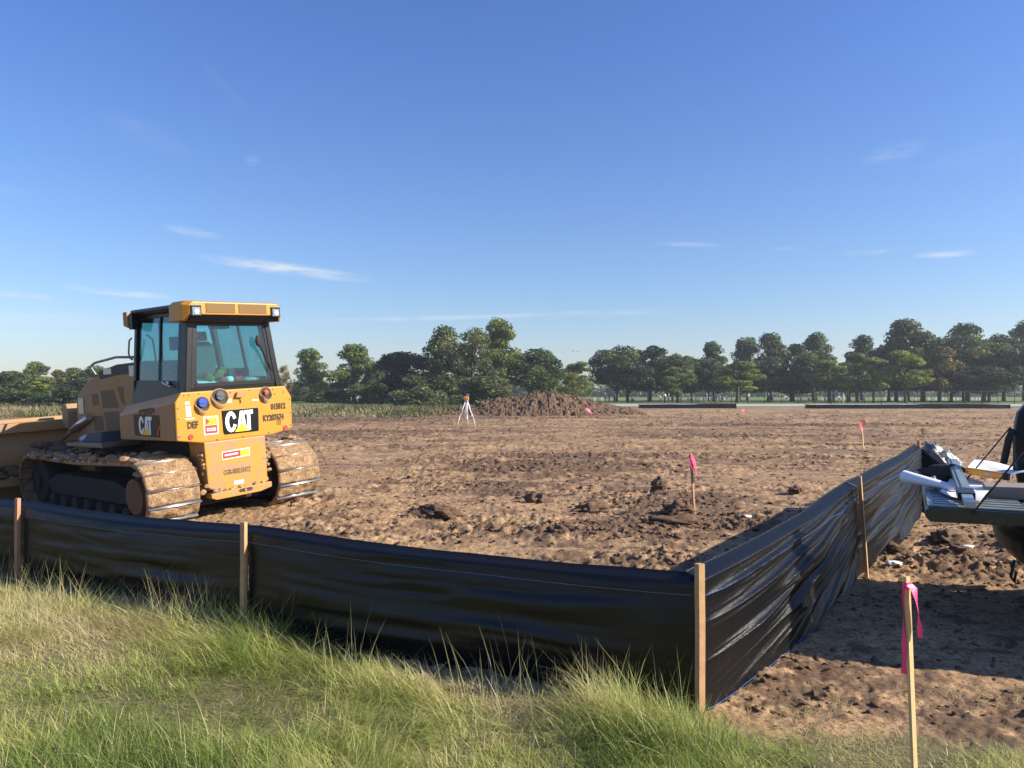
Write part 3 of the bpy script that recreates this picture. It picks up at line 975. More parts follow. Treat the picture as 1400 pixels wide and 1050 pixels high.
def build_silt_fence():
    root = empty('silt_fence', (FP[3][0], FP[3][1], 0))
    tag(root, 'knee-high black plastic silt fence on wooden stakes, turning a corner in front of the bulldozer', 'silt fence')
    loc = Vector((FP[3][0], FP[3][1], 0))
    P = [(x - loc.x, y - loc.y) for x, y in FP]
    # helper: geometry is made in world coordinates, then shifted by the root
    kids = []
    n_left = (-.42, -.907)
    hts = [.80, .80, .80, .80, .93, 1.02]
    d1 = Vector((FP[4][0] - FP[3][0], FP[4][1] - FP[3][1])).normalized(); n1 = (d1.y, -d1.x)
    d2 = Vector((FP[5][0] - FP[4][0], FP[5][1] - FP[4][1])).normalized(); n2 = (d2.y, -d2.x)
    W = lambda i: (FP[i][0], FP[i][1], 0)
    before = set(C.objects)
    fabric(W(0), W(1), hts[0] - .03, hts[1] - .03, 2, 'left', None, n_left)
    fabric(W(1), W(2), hts[1] - .03, hts[2] - .035, 3, 'left', None, n_left)
    fabric(W(2), W(3), hts[2] - .035, hts[3] - .07, 4, 'left', None, n_left)
    fabric((FP[3][0] + .02, FP[3][1] + .02, 0), W(4), hts[3] - .05, hts[4] - .04, 6, 'right1', None, n1)
    fabric(W(4), W(5), hts[4] - .04, hts[5] - .04, 8, 'right2', None, n2)
    # short end panel folded back behind the last stake, and its crumpled loose end
    fabric(W(5), (6.15, 10.75, 0), hts[5] - .05, .62, 9, 'right2', None, n2)
    V, F = ico_base(4)
    q = V * 2.6
    nn = worley(q[:, 0] + q[:, 2], q[:, 1] - q[:, 2] * .7, 3)
    n3 = fbm(q[:, 0] * 2 + q[:, 2], q[:, 1] * 2 + q[:, 2], 5, 3)
    Vc = V * (.55 + .8 * nn + .4 * n3)[:, None] * np.array([.25, .18, .20]) + np.array([6.33, 11.35, .68])
    Vc[:, 2] -= (Vc[:, 0] - 6.3) * .55
    o = obj('loose_end', np_mesh('loose_end', Vc, F, mats=[M['silver']]))
    o['label'] = 'crumpled shiny grey loose end of the film'
    # stakes
    offs = .035
    spec = [(0, 0, .0, M['wood_red'], 0), (1, 0, .0, M['wood_red'], .0), (2, 0, .0, M['wood'], 0), (3, 0, 0, M['wood'], .0), (4, -.07, 0, M['wood'], 0), (5, 0, 0, M['wood'], 0)]
    for i, dx, dy, m, _ in spec:
        nx_, ny_ = n_left if i < 3 else ((n1[0] * .5 + n_left[0] * .6, n1[1] * .5 + n_left[1] * .6) if i == 3 else n1)
        k = .045 if i != 5 else -.035
        bx, by = FP[i][0] + nx_ * k, FP[i][1] + ny_ * k
        if i == 4: bx += .05
        if i == 3: bx -= .018
        g0 = Hs(bx, by)
        rz = math.atan2(-.42, .907) if i < 3 else (.42 if i == 3 else math.atan2(d1.y, d1.x))
        post('stake', (bx, by, g0 - .12), (bx + dx, by + dy, hts[i]), .038, .038 if i == 3 else .03, m, None, rz)
    for o in set(C.objects) - before:
        o.parent = root; o.location = -Vector((FP[3][0], FP[3][1], 0))


build_silt_fence()


def far_silt(x0, x1, y0, label, h=.5):
    root = empty('silt_fence', ((x0 + x1) / 2, y0, 0)); cx = (x0 + x1) / 2
    n = 160
    u = np.linspace(x0, x1, n) - cx
    rows = []
    for v in (0, .3, .6, .9, 1.0):
        rows.append(np.stack([u, (fbm(u * .6, np.full(n, v * 2), 4, 3) - .5) * .25 + (.12 if v == 1 else 0), -.05 + (h + .05 * np.sin(u * .35)) * v + (fbm(u * .4, u * 0, 8, 2) - .5) * .12 * v], 1))
    V = np.concatenate(rows)
    idx = np.arange(5 * n).reshape(5, n)
    F = np.stack([idx[:-1, :-1], idx[:-1, 1:], idx[1:, 1:], idx[1:, :-1]], -1).reshape(-1, 4)
    obj('film_panel', np_mesh('film_panel', V, F, mats=[M['plastic']], smooth=True), root)
    k = int((x1 - x0) / 2.6)
    me = None
    for i in range(k + 1):
        px = x0 + (x1 - x0) * i / k - cx
        if me is None:
            o = MB().mat(M['wood']).box(-.03, .03, .16, .22, -.1, h + .04).build('stake', root); me = o.data
        else: o = obj('stake', me, root)
        o.location = (px, 0, 0)
    tag(root, label, 'silt fence', 'low black silt fences at the far side of the field')


far_silt(13.8, 24.4, 84, 'short distant black silt fence strip beyond the right end of the dirt pile')
far_silt(31.5, 53.5, 83, 'long distant black silt fence strip in front of the road on the right')


# ------------------------------------------------------------------ stakes with ribbon
def ribbon(root, p0, dirs, w, m, name='ribbon'):
    """a strip through points dirs (relative), width w"""
    mb = MB().mat(m)
    pts = [Vector(p0)]
    for d in dirs: pts.append(pts[-1] + Vector(d))
    prev = None
    for i, p in enumerate(pts):
        ww = w * (1 + .25 * math.sin(i * 2.1))
        sd = Vector((math.cos(.35 + i * .35), math.sin(.35 + i * .35) * .6, .08 * math.sin(i))) * ww / 2
        a, b = mb.b.verts.new(p - sd), mb.b.verts.new(p + sd)
        mid = mb.b.verts.new(p + Vector((0, -.004, 0)))
        if prev:
            mb.face([prev[0], prev[2], mid, a], True); mb.face([prev[2], prev[1], b, mid], True)
        prev = (a, b, mid)
    return mb.build(name, root)


def survey_stake(x, y, ht, w, mat, label, group, lean=(0, 0), tails=None, rz=.3, rw=.035):
    g0 = Hs(x, y)
    root = empty('survey_stake', (x, y, g0))
    post('lath', (0, 0, -.12), (lean[0], lean[1], ht - g0), w, w * .55, mat, root, rz)
    top = Vector((lean[0] * .95, lean[1] * .95 - w * .4, (ht - g0) * .965))
    mb = MB().mat(M['pink'])
    c = Vector((lean[0] * .95, lean[1] * .95, (ht - g0) * .955))
    mb.box(-w * .62, w * .62, -w * .42, w * .42, -rw * .35, rw * .35, Matrix.Translation(c) @ Matrix.Rotation(rz, 4, 'Z'))
    mb.build('knot', root)
    for tl in tails: ribbon(root, top, tl, rw, M['pink'])
    tag(root, label, 'stake', group)
    return root


SG = 'survey stakes with pink ribbon in the soil'
survey_stake(1.765, 3.40, .895, .027, M['wood_pale'], 'near wooden stake with long pink ribbon standing before the shadow of the truck', SG,
             (-.034, 0), [[(.020, -.01, -.02), (.010, 0, -.05), (.008, 0, -.06), (.006, 0, -.06), (.003, .0, -.04)],
                          [(-.008, .012, -.03), (-.006, .004, -.07), (-.001, 0, -.08), (.002, 0, -.08), (.005, 0, -.08), (.004, .01, -.06)]], .5, .040)
survey_stake(2.53, 10.7, .86, .035, M['wood_red'], 'reddish stake with short pink ribbon beside the dark mound of clods', SG,
             (-.06, 0), [[(.03, 0, -.06), (.03, 0, -.10), (.02, 0, -.10), (.02, 0, -.08)], [(.012, 0, -.09), (.012, 0, -.1)]], .7, .06)
survey_stake(10.6, 23.3, .86, .035, M['wood_pale'], 'thin pale stake with a curled pink ribbon on top, beyond the right-hand fence', SG,
             (-.08, 0), [[(-.03, 0, -.12), (.05, 0, -.18), (.01, 0, -.16)], [(.06, 0, .05), (.10, 0, .0), (.06, 0, -.10)]], .4, .10)
survey_stake(4.95, 51, .72, .035, M['wood_pale'], 'distant stake with triangular pink ribbon in front of the dirt pile', SG,
             (-.05, 0), [[(.12, 0, -.14), (.18, 0, -.16), (.08, 0, -.10)]], .4, .22)
survey_stake(18.2, 61, .42, .05, M['wood_pale'], 'tiny far pink marker just below the short distant silt fence', SG,
             (0, 0), [[(.05, 0, -.1), (.03, 0, -.12)]], .4, .25)


# ------------------------------------------------------------------ litter
def litter(x, y, a, b, c, seed, label):
    me = lumpy_mesh('plastic_scrap', a, b, c, seed, M['white'], 3, .5)
    o = obj('plastic_scrap', me); o.location = (x, y, Hs(x, y) + c * .5)
    tag(o, label, 'litter', 'pale scraps lying on the soil')


litter(3.72, 7.55, .075, .045, .022, 3, 'white crumpled scrap on the soil right of the leaning fence stake')
litter(4.9, 8.35, .07, .03, .018, 5, 'small dull white scrap under the tailgate')
litter(3.15, 10.45, .085, .05, .02, 8, 'pale clear scrap on the soil right of the pink flagged stake')


# ------------------------------------------------------------------ tripod with laser
def build_tripod():
    x, y = -2.2, 37.4
    root = empty('survey_tripod', (x, y, Hs(x, y)))
    tag(root, 'white survey tripod standing alone in the field before the dirt pile', 'tripod')
    hub = Vector((0, 0, 1.30))
    for a in (205, 335, 85):
        f = Vector((math.cos(R(a)) * .50, math.sin(R(a)) * .50, 0))
        mb = MB().mat(M['white'])
        t0 = hub + f * .12; mid = hub * .45 + f * .62; mid.z = .58
        side = Vector((-f.y, f.x, 0)).normalized() * .028
        mb.tube([t0 + side, mid + side], .014, 6); mb.tube([t0 - side, mid - side], .014, 6)
        mb.tube([mid + Vector((0, 0, .1)), f + Vector((0, 0, .02))], [.02, .014], 6)
        mb.build('leg', root)
    mb = MB().mat(M['alu']); mb.cyl(hub + Vector((0, 0, .02)), (0, 0, 1), .10, .05, 14); mb.build('head_plate', root)
    mb = MB().mat(M['whitep']); mb.box(-.045, .045, -.04, .04, .42, 1.2); mb.build('hanging_pouch', root, .01)
    lz = empty('laser_level', (x, y, Hs(x, y) + 1.345))
    mb = MB().mat(M['level']); mb.box(-.11, .11, -.09, .09, 0, .17); mb.build('housing', lz, .02)
    mb = MB().mat(M['orange']); mb.box(-.09, .09, -.115, -.091, .03, .12); mb.build('control_panel', lz, .01)
    mb = MB().mat(M['bluecap']); mb.cyl((0, 0, .215), (0, 0, 1), .055, .09, 12); mb.cyl((0, 0, .275), (0, 0, 1), .065, .03, 12); mb.build('rotor_head', lz)
    tag(lz, 'yellow rotating laser level with dark blue head on top of the white tripod', 'laser level')


build_tripod()


# ------------------------------------------------------------------ bulldozer (local: x right, y forward, z up)
def mtx(ox, oy, oz, xa, ya):
    xa = Vector(xa).normalized(); ya = Vector(ya).normalized(); za = xa.cross(ya)
    return Matrix(((xa.x, ya.x, za.x, ox), (xa.y, ya.y, za.y, oy), (xa.z, ya.z, za.z, oz), (0, 0, 0, 1)))


def rear_m(x, z, y=-.004): return mtx(x, y, z, (1, 0, 0), (0, 0, 1))


def side_m(y, z, x=.352): return mtx(x, y, z, (0, -1, 0), (0, 0, 1))


def track_path():
    """closed list of (y, z, ty, tz) stations around the track"""
    cy0, cz0, r0 = .46, .47, .44
    cy1, cz1, r1 = 4.0, .43, .40
    pts = []
    for i in range(40):
        a = -math.pi / 2 - math.pi * i / 39
        pts.append((cy0 + r0 * math.cos(a), cz0 + r0 * math.sin(a)))
    for i in range(1, 60):
        t = i / 60
        pts.append((cy0 + (cy1 - cy0) * t, cz0 + r0 + (cz1 + r1 - cz0 - r0) * t - .035 * math.sin(math.pi * t) ** 2))
    for i in range(40):
        a = math.pi / 2 - math.pi * i / 39
        pts.append((cy1 + r1 * math.cos(a), cz1 + r1 * math.sin(a)))
    for i in range(1, 60):
        t = i / 60
        pts.append((cy1 + (cy0 - cy1) * t, .03))
    P = np.array(pts + [pts[0]])
    seg = np.hypot(*np.diff(P, axis=0).T); cum = np.concatenate([[0], np.cumsum(seg)])
    n = 47
    out = []
    for k in range(n):
        d = (k + .35) / n * cum[-1]
        y = np.interp(d, cum, P[:, 0]); z = np.interp(d, cum, P[:, 1])
        y2 = np.interp((d + .03) % cum[-1], cum, P[:, 0]); z2 = np.interp((d + .03) % cum[-1], cum, P[:, 1])
        t = Vector((0, y2 - y, z2 - z)).normalized()
        out.append((y, z, t))
    return out, P


def shoe_mesh(seed, w=.72, pitch=.212):
    nu, nv = 22, 8
    u = np.linspace(-w / 2, w / 2, nu); v = np.linspace(-pitch / 2 + .010, pitch / 2 - .006, nv)
    U, Vv = np.meshgrid(u, v)
    hgt = .030 + (fbm(U * 9 + seed * 7, Vv * 14, seed, 4) - .5) * .085 - (worley(U * 11 + seed, Vv * 13, seed) - .45) * .020 + Vv * .12
    e = np.minimum(1, np.minimum((w / 2 - np.abs(U)) / .03, (pitch / 2 - np.abs(Vv)) / .012))
    hgt = np.maximum(hgt * (.25 + .75 * e), .004)
    V = np.stack([U.ravel(), Vv.ravel(), hgt.ravel()], 1)
    V2 = V.copy(); V2[:, 2] = -.028
    n = nu * nv; idx = np.arange(n).reshape(nv, nu)
    F = np.stack([idx[:-1, :-1], idx[:-1, 1:], idx[1:, 1:], idx[1:, :-1]], -1).reshape(-1, 4)
    b = list(idx[0, :]) + list(idx[1:, -1]) + list(idx[-1, :-1][::-1]) + list(idx[1:-1, 0][::-1])
    S = np.array([[b[i], b[i] + n, b[(i + 1) % len(b)] + n, b[(i + 1) % len(b)]] for i in range(len(b))])
    Vg = []; Fg = []
    # worn grouser bar along one edge
    y0, y1, z1 = pitch / 2 - .012, pitch / 2 - .004, .055
    Vg = np.array([(-w / 2, y0, -.02), (w / 2, y0, -.02), (w / 2, y1, -.02), (-w / 2, y1, -.02), (-w / 2, y0, z1), (w / 2, y0, z1), (w / 2, y1, z1), (-w / 2, y1, z1)])
    Fg = np.array([(0, 1, 5, 4), (1, 2, 6, 5), (2, 3, 7, 6), (3, 0, 4, 7), (4, 5, 6, 7)]) + 2 * n
    VV = np.concatenate([V, V2, Vg]); FF = np.concatenate([F, S, Fg])
    mi = np.concatenate([np.zeros(len(F) + len(S)), np.ones(len(Fg))])
    return np_mesh('track_shoe', VV, FF, mats=[M['mud'], M['steel']], midx=mi)


def build_dozer():
    root = empty('bulldozer', mat=DZ_M)
    tag(root, 'yellow crawler bulldozer with mud-caked tracks, seen from behind its left corner', 'bulldozer')
    # ---- tracks
    st, P = track_path()
    shoes = [shoe_mesh(i + 1) for i in range(5)]
    for side, xc in ((0, .295), (1, 2.25)):
        mb = MB().mat(M['grime_shade'])      # link chain: band inside the shoes
        for i in range(0, len(P) - 1):
            pass
        ring_o = [(xc - .14, y, z) for y, z in P[:-1]]
        c = Vector((0, 2.2, .45))
        inn = [(xc - .14, c.y + (y - c.y) * .975, c.z + (z - c.z) * .80) for y, z in P[:-1]]
        vo = [mb.b.verts.new(q) for q in ring_o]; vi = [mb.b.verts.new(q) for q in inn]
        vo2 = [mb.b.verts.new((q[0] + .28, q[1], q[2])) for q in ring_o]; vi2 = [mb.b.verts.new((q[0] + .28, q[1], q[2])) for q in inn]
        n = len(vo)
        for i in range(n):
            j = (i + 1) % n
            mb.face([vo[i], vo[j], vi[j], vi[i]]); mb.face([vo2[i], vi2[i], vi2[j], vo2[j]])
            mb.face([vi[i], vi[j], vi2[j], vi2[i]]); mb.face([vo[i], vo2[i], vo2[j], vo[j]])
        tr = mb.build('track', root)
        for k, (y, z, t) in enumerate(st):
            o = obj('track_shoe', shoes[(k * 3 + side) % 5], tr)
            nrm = Vector((0, -t.z, t.y))
            if side == 0 or True:
                xa = Vector((1, 0, 0))
                za = -nrm if (Vector((0, y - 2.2, z - .45)).dot(nrm) < 0) else nrm
                ya = za.cross(xa)
            wob = random.uniform(-.008, .008)
            o.matrix_local = Matrix(((xa.x, ya.x, za.x, xc + wob), (xa.y, ya.y, za.y, y), (xa.z, ya.z, za.z, z), (0, 0, 0, 1)))
        mb = MB().mat(M['grime_shade'])   # roller frame, blackened for the shade of the recess
        mb.prism([(xc - .20, .75, .30), (xc - .20, 3.5, .26), (xc - .20, 3.75, .42), (xc - .20, 3.3, .58), (xc - .20, 1.3, .60), (xc - .20, .85, .50)], (.40, 0, 0))
        mb.build('track_frame', tr, .015)
        sp = MB().mat(M['grime_shade']).cyl((xc, .46, .47), (1, 0, 0), .30, .44, 26)
        sp.mat(M['grime_shade'])
        for k in range(13):
            a = 2 * math.pi * k / 13
            sp.box(xc - .18, xc + .18, .46 + .33 * math.cos(a) - .03, .46 + .33 * math.cos(a) + .03, .47 + .33 * math.sin(a) - .03, .47 + .33 * math.sin(a) + .03)
        sp.build('sprocket', tr)
        MB().mat(M['mud_dark'] if side == 0 else M['grime_shade']).cyl((xc - .02, .46, .47), (1, 0, 0), .24 if side == 0 else .2, .62, 24).build('final_drive_cover', tr, .01)
        MB().mat(M['grime_shade']).cyl((xc, 4.0, .43), (1, 0, 0), .33, .40, 28).cyl((xc, 4.0, .43), (1, 0, 0), .12, .5, 18).build('idler', tr)
        for k in range(7):
            MB().mat(M['grime_shade']).cyl((xc, .95 + k * .42, .17), (1, 0, 0), .105, .46, 16).build('track_roller', tr)
        # soil packed on and over the track run
        V, F = ico_base(3)
        Vs = []; Fs = []; o0 = 0
        rs = np.random.RandomState(40 + side)
        spots = []
        for k in range(74):
            y = rs.uniform(.25, 4.2); zt = np.interp(y, [0, .46, 4.0, 4.4], [.6, .96, .87, .55])
            spots.append((xc + rs.uniform(-.36, -.26) if k % 2 == 0 else xc + rs.uniform(-.3, .3), y, zt + rs.uniform(-.05, .02), rs.uniform(.04, .09), rs.uniform(.06, .15), rs.uniform(.02, .05)))
        for k in range(0):
            spots.append((xc - rs.uniform(.12, .2), rs.uniform(.9, 3.9), rs.uniform(.15, .55), .04, rs.uniform(.07, .22), rs.uniform(.05, .16)))
        for k in range(16):
            spots.append((xc + rs.uniform(-.3, .34), rs.uniform(-.12, .04), rs.uniform(0.0, .06), rs.uniform(.05, .12), rs.uniform(.05, .1), rs.uniform(.03, .07)))
        for q, (x, y, z, a, b, cc) in enumerate(spots):
            nn = fbm(V[:, 0] * 2 + q * 3.1, V[:, 1] * 2 + V[:, 2] * 2.3, q, 3)
            Vq = V * (.45 + 1.1 * nn)[:, None] * np.array([a, b, cc]) + np.array([x, y, z])
            Vs.append(Vq); Fs.append(F + o0); o0 += len(V)
        o = obj('caked_mud', np_mesh('caked_mud', np.concatenate(Vs), np.concatenate(Fs), mats=[M['mud']]), tr); o['kind'] = 'stuff'
    # black belly box filling the gap between the tracks, painted as its shade
    MB().mat(M['grime_shade']).box(.72, 1.80, .40, 3.6, .20, 1.12).build('belly_pan_shade', root, .03)
    # ---- lower rear housing
    mb = MB().mat(M['yellow_dirty'])
    prof = [(.735, 1.13), (1.685, 1.13), (1.69, .47), (1.60, .42), (.90, .42), (.765, .50)]
    mb.prism([(x, .0, z) for x, z in prof], (0, .62, 0))
    hs = mb.build('rear_housing', root, .018)
    mb = MB().mat(M['yellow_dirty'])
    mb.prism([(.79, -.03, .415), (1.735, -.03, .45), (1.735, -.03, .375), (1.55, -.03, .335), (.86, -.03, .325), (.79, -.03, .36)], (0, .16, 0))
    ps = mb.build('tow_plate', root, .008)
    MB().mat(M['ink']).prism([(1.20, -.034, .395), (1.22, -.034, .42), (1.40, -.034, .425), (1.42, -.034, .40), (1.40, -.034, .375), (1.22, -.034, .372)], (0, .004, 0)).build('pin_slot', ps)
    MB().mat(M['steel']).cyl((1.30, -.04, .397), (0, 1, 0), .018, .02, 12).build('pin', ps)
    # dirt lumps on the ledge
    V, F = ico_base(3); Vs = []; Fs = []; o0 = 0
    rs = np.random.RandomState(4)
    for q in range(36):
        if q < 12: x, y, z = .74 + rs.uniform(-.04, .05), rs.uniform(0, .1), rs.uniform(.42, 1.1)
        elif q < 22: x, y, z = 1.70 + rs.uniform(-.04, .06), rs.uniform(0, .1), rs.uniform(.45, .95)
        else: x, y, z = rs.uniform(.78, 1.7), -.005, .43 + rs.uniform(-.01, .02)
        sx = rs.uniform(.02, .05)
        Vs.append(V * (.5 + fbm(V[:, 0] * 2 + q * 5, V[:, 1] * 2 + V[:, 2], q, 3))[:, None] * np.array([sx, sx * .5, sx * .8]) + np.array([x, y, z])); Fs.append(F + o0); o0 += len(V)
    obj('caked_mud', np_mesh('caked_mud', np.concatenate(Vs), np.concatenate(Fs), mats=[M['mud']]), root)['kind'] = 'stuff'
    # ---- rear cowl (fuel tank)
    prof = [(.36, 1.19), (.71, 1.125), (1.80, 1.125), (2.15, 1.19), (2.165, 1.66), (2.06, 1.83), (.45, 1.83), (.36, 1.70)]
    mb = MB().mat(M['yellow'])
    A = [mb.b.verts.new((x, .0, z)) for x, z in prof]
    front = [(.36, 1.15), (.71, 1.13), (1.80, 1.13), (2.15, 1.15), (2.165, 1.50), (2.04, 1.64), (.48, 1.64), (.36, 1.50)]
    B = [mb.b.verts.new((x, 1.64, z)) for x, z in front]
    for i in range(8): mb.face([A[i], B[i], B[(i + 1) % 8], A[(i + 1) % 8]])
    mb.face(A); mb.face(B[::-1])
    cw = mb.build('rear_cowl', root, .022, 3)
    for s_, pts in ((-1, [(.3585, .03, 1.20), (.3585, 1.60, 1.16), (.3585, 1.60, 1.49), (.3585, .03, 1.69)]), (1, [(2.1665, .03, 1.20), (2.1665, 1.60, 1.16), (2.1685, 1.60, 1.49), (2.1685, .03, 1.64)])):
        MB().mat(M['yellow_dull']).prism(pts, (s_ * .003, 0, 0)).build('side_shade_panel', cw)  # thin overlay: dusty yellow darkened to paint in the shade of the sides
    # bolts
    bm_ = None
    for (x, z) in ((.49, 1.79), (.70, 1.80), (1.17, 1.79), (1.47, 1.80), (1.85, 1.79), (2.03, 1.74), (.40, 1.48), (.40, 1.24), (.40, 1.62), (.93, 1.15), (1.33, 1.15), (1.75, 1.16), (2.13, 1.62), (2.13, 1.42), (2.12, 1.24), (1.88, 1.72), (.56, 1.79)):
        if bm_ is None:
            o = MB().mat(M['steel_d']).cyl((0, -.004, 0), (0, 1, 0), .010, .012, 8).build('bolt', cw); bm_ = o.data
        else: o = obj('bolt', bm_, cw)
        o.location = (x, 0, z)
    # scooped filler pockets
    def pocket(x, z, rx, rz, cap, capr, name):
        mb = MB().mat(M['yellow_dull'])
        n = 30; rout = []; rin = []; lip = []
        for i in range(n):
            a = 2 * math.pi * i / n
            low = max(0, -math.sin(a)); tap_ = 1 - .25 * low ** 2
            rout.append(mb.b.verts.new((x + rx * tap_ * math.cos(a), .002, z + rz * math.sin(a) * (1.35 if math.sin(a) < 0 else .75))))
            rin.append(mb.b.verts.new((x + rx * .88 * tap_ * math.cos(a), -.010 - .075 * low ** .7, z + rz * math.sin(a) * (.80 if math.sin(a) < 0 else .68))))
            lip.append(mb.b.verts.new((x + rx * .80 * math.cos(a), -.005, z + rz * .62 * math.sin(a))))
        for i in range(n):
            j = (i + 1) % n
            mb.face([rout[i], rout[j], rin[j], rin[i]], True)
        mb.mat(M['ink'])
        for i in range(n):
            j = (i + 1) % n
            mb.face([rin[i], rin[j], lip[j], lip[i]], True)
        mb.face(lip)
        o = mb.build('filler_pocket', cw)
        mb = MB().mat(cap)
        mb.cyl((x, -.018, z + .01), (0, 1, 0), capr, .03, 20)
        mb.box(x - capr * .8, x + capr * .8, -.045, -.02, z, z + .02)
        mb.build(name, o)
    pocket(.735, 1.665, .115, .13, M['bluecap'], .060, 'filler_cap')
    pocket(1.00, 1.745, .14, .14, M['seat'], .062, 'filler_cap')
    pocket(1.72, 1.745, .105, .12, M['redcap'], .034, 'filler_cap')
    mb = MB().mat(M['yellow_dull']); mb.prism([(1.22, -.05, 1.71), (1.25, -.05, 1.78), (1.40, -.05, 1.785), (1.38, -.05, 1.73), (1.33, -.05, 1.70)], (0, .06, 0)); mb.build('latch', cw, .008)
    MB().mat(M['ink']).box(1.30, 1.325, -.004, .01, 1.62, 1.675).build('keyhole', cw)
    for (x, z) in ((.552, 1.224), (2.03, 1.205)):
        MB().mat(M['red']).cyl((x, -.006, z), (0, 1, 0), .036, .012, 20).build('reflector', cw)
    # stickers
    def sticker(x0, x1, z0, z1, m, par=cw, y=-.0025, name='sticker'):
        return MB().mat(m).box(x0, x1, y, y + .003, z0, z1).build(name, par)
    sticker(.50, .56, 1.66, 1.70, M['whitep']); sticker(.505, .575, 1.50, 1.64, M['whitep']); sticker(.49, .62, 1.462, 1.478, M['whitep'])
    sticker(1.10, 1.18, 1.645, 1.695, M['whitep']); sticker(1.50, 1.61, 1.642, 1.66, M['whitep'])
    s1 = sticker(.745, .960, 1.228, 1.478, M['whitep'])
    sticker(.762, .944, 1.243, 1.355, M['red'], s1, -.004, 'printed_block'); sticker(.762, .944, 1.358, 1.463, M['stick_y'], s1, -.004, 'printed_block')
    MB().mat(M['red']).prism([(.775, -.006, 1.36), (.835, -.006, 1.41), (.775, -.006, 1.46)], (0, .002, 0)).build('printed_arrow', s1)
    for zz in (1.285, 1.31): sticker(.785, .92, zz - .006, zz + .006, M['whitep'], s1, -.0055, 'printed_line')
    sticker(.84, .93, 1.405, 1.415, M['ink_b'], s1, -.0055, 'printed_line')
    s2 = MB().mat(M['whitep']).prism([(.99, -.0025, .855), (1.42, -.0025, .872), (1.42, -.0025, .985), (.99, -.0025, .968)], (0, .003, 0)).build('sticker', hs)
    MB().mat(M['red']).prism([(1.0, -.004, .868), (1.27, -.004, .878), (1.27, -.004, .966), (1.0, -.004, .958)], (0, .002, 0)).build('printed_block', s2)
    MB().mat(M['stick_y']).prism([(1.272, -.004, .878), (1.41, -.004, .884), (1.41, -.004, .972), (1.272, -.004, .966)], (0, .002, 0)).build('printed_block', s2)
    MB().mat(M['whitep']).prism([(1.03, -.0055, .905), (1.23, -.0055, .913), (1.23, -.0055, .935), (1.03, -.0055, .927)], (0, .002, 0)).build('printed_line', s2)
    sticker(1.15, 1.30, .49, .54, M['whitep'], hs)
    # stencilled numbers
    def stencil(body, x, z, size, par, m, sx=.72, bold=.006, y=-.0035):
        text(body, size, rear_m(x, z, y), m, par, 'stencil_number', bold, sx)
    stencil('DEF', .590, 1.378, .125, cw, M['ink'])
    stencil('015812', 1.925, 1.530, .115, cw, M['ink'])
    stencil('KY207674', 1.835, 1.372, .118, cw, M['ink'], .70)
    stencil('CGR-0002134TZ', 1.21, .675, .095, hs, M['ink_b'], .62, .003)
    for k in range(5): MB().mat(M['ink']).box(1.885, 1.965, -.004, .01, 1.262 + k * .018, 1.270 + k * .018).build('louvre_slot', cw)
    # rear logo plate
    def plate(par, mfun, w, h, size, tri):
        pts = [(-w / 2 - .01, h / 2), (w / 2 - .005, h / 2), (w / 2, h * .35), (w / 2 - .01, -h / 2), (-w / 2 + .02, -h / 2), (-w / 2, -h * .4)]
        mb = MB().mat(M['black']); mt = mfun
        mb.prism([mt @ Vector((x, y, .001)) for x, y in pts], mt.to_3x3() @ Vector((0, 0, .008)))
        pl = mb.build('sign_plate', par, .003)
        # block letters built from bars: C, A, T
        def poly(pts, z=.0105):
            mb = MB().mat(M['whitep']); mb.prism([mt @ Vector((x * size, y * size, z)) for x, y in pts], mt.to_3x3() @ Vector((0, 0, .002)))
            return mb.build('letter', pl)
        cpts = []
        for i in range(13):
            a = math.radians(20 + (340 - 20) * i / 12); cpts.append((-.56 + .30 * math.cos(a) * (1 if abs(math.cos(a)) < .99 else 1), .5 * math.sin(a)))
        inner = []
        for i in range(13):
            a = math.radians(340 - (340 - 20) * i / 12); inner.append((-.545 + .12 * math.cos(a), .31 * math.sin(a)))
        for i in range(12):
            q = [cpts[i], cpts[i + 1], inner[12 - i - 1], inner[12 - i]]
            mb_q = poly(q) if i == 0 else None
            if i == 0: first = mb_q
            else:
                mbx = MB().mat(M['whitep']); mbx.prism([mt @ Vector((x * size, y * size, .0105)) for x, y in q], mt.to_3x3() @ Vector((0, 0, .002)))
                tmp = mbx.build('tmp', None)
                bmj = bmesh.new(); bmj.from_mesh(first.data); bmj.from_mesh(tmp.data); bmj.to_mesh(first.data); bmj.free()
                bpy.data.objects.remove(tmp)
        mbx = MB().mat(M['whitep'])
        for q in ([(-.27, -.48), (-.07, .48), (.08, .48), (-.06, -.1), (-.12, -.48)], [(.27, -.48), (.10, -.48), (.05, -.15), (-.02, .48), (.10, .48), (.13, .40)], [(-.1, -.2), (.1, -.2), (.08, -.02), (-.08, -.02)]):
            mbx.prism([mt @ Vector((x * size, y * size, .0105 + .0002 * len(q))) for x, y in q], mt.to_3x3() @ Vector((0, 0, .002)))
        mbx.build('letter', pl)
        mbx = MB().mat(M['whitep'])
        mbx.prism([mt @ Vector((x * size, y * size, .0112)) for x, y in [(.14, .30), (.14, .49), (.62, .49), (.62, .30), (.47, .30), (.47, -.48), (.29, -.48), (.29, .30)]], mt.to_3x3() @ Vector((0, 0, .002)))
        mbx.build('letter', pl)
        MB().mat(M['logo_y']).prism([mt @ Vector((x * size, y * size, .0142)) for x, y in [(-.40, -.50), (.36, -.50), (-.01, -.08)]], mt.to_3x3() @ Vector((0, 0, .002))).build('logo_triangle', pl)
        return pl
    plate(cw, rear_m(1.31, 1.375), .555, .335, .295, True)
    p2 = plate(cw, side_m(.80, 1.375, .3595), .74, .30, .26, True)
    MB().mat(M['red']).prism([(.3505, .50, 1.245), (.3505, .425, 1.345), (.3505, .425, 1.40), (.3505, .54, 1.235)], (-.002, 0, 0)).build('red_flash', p2)
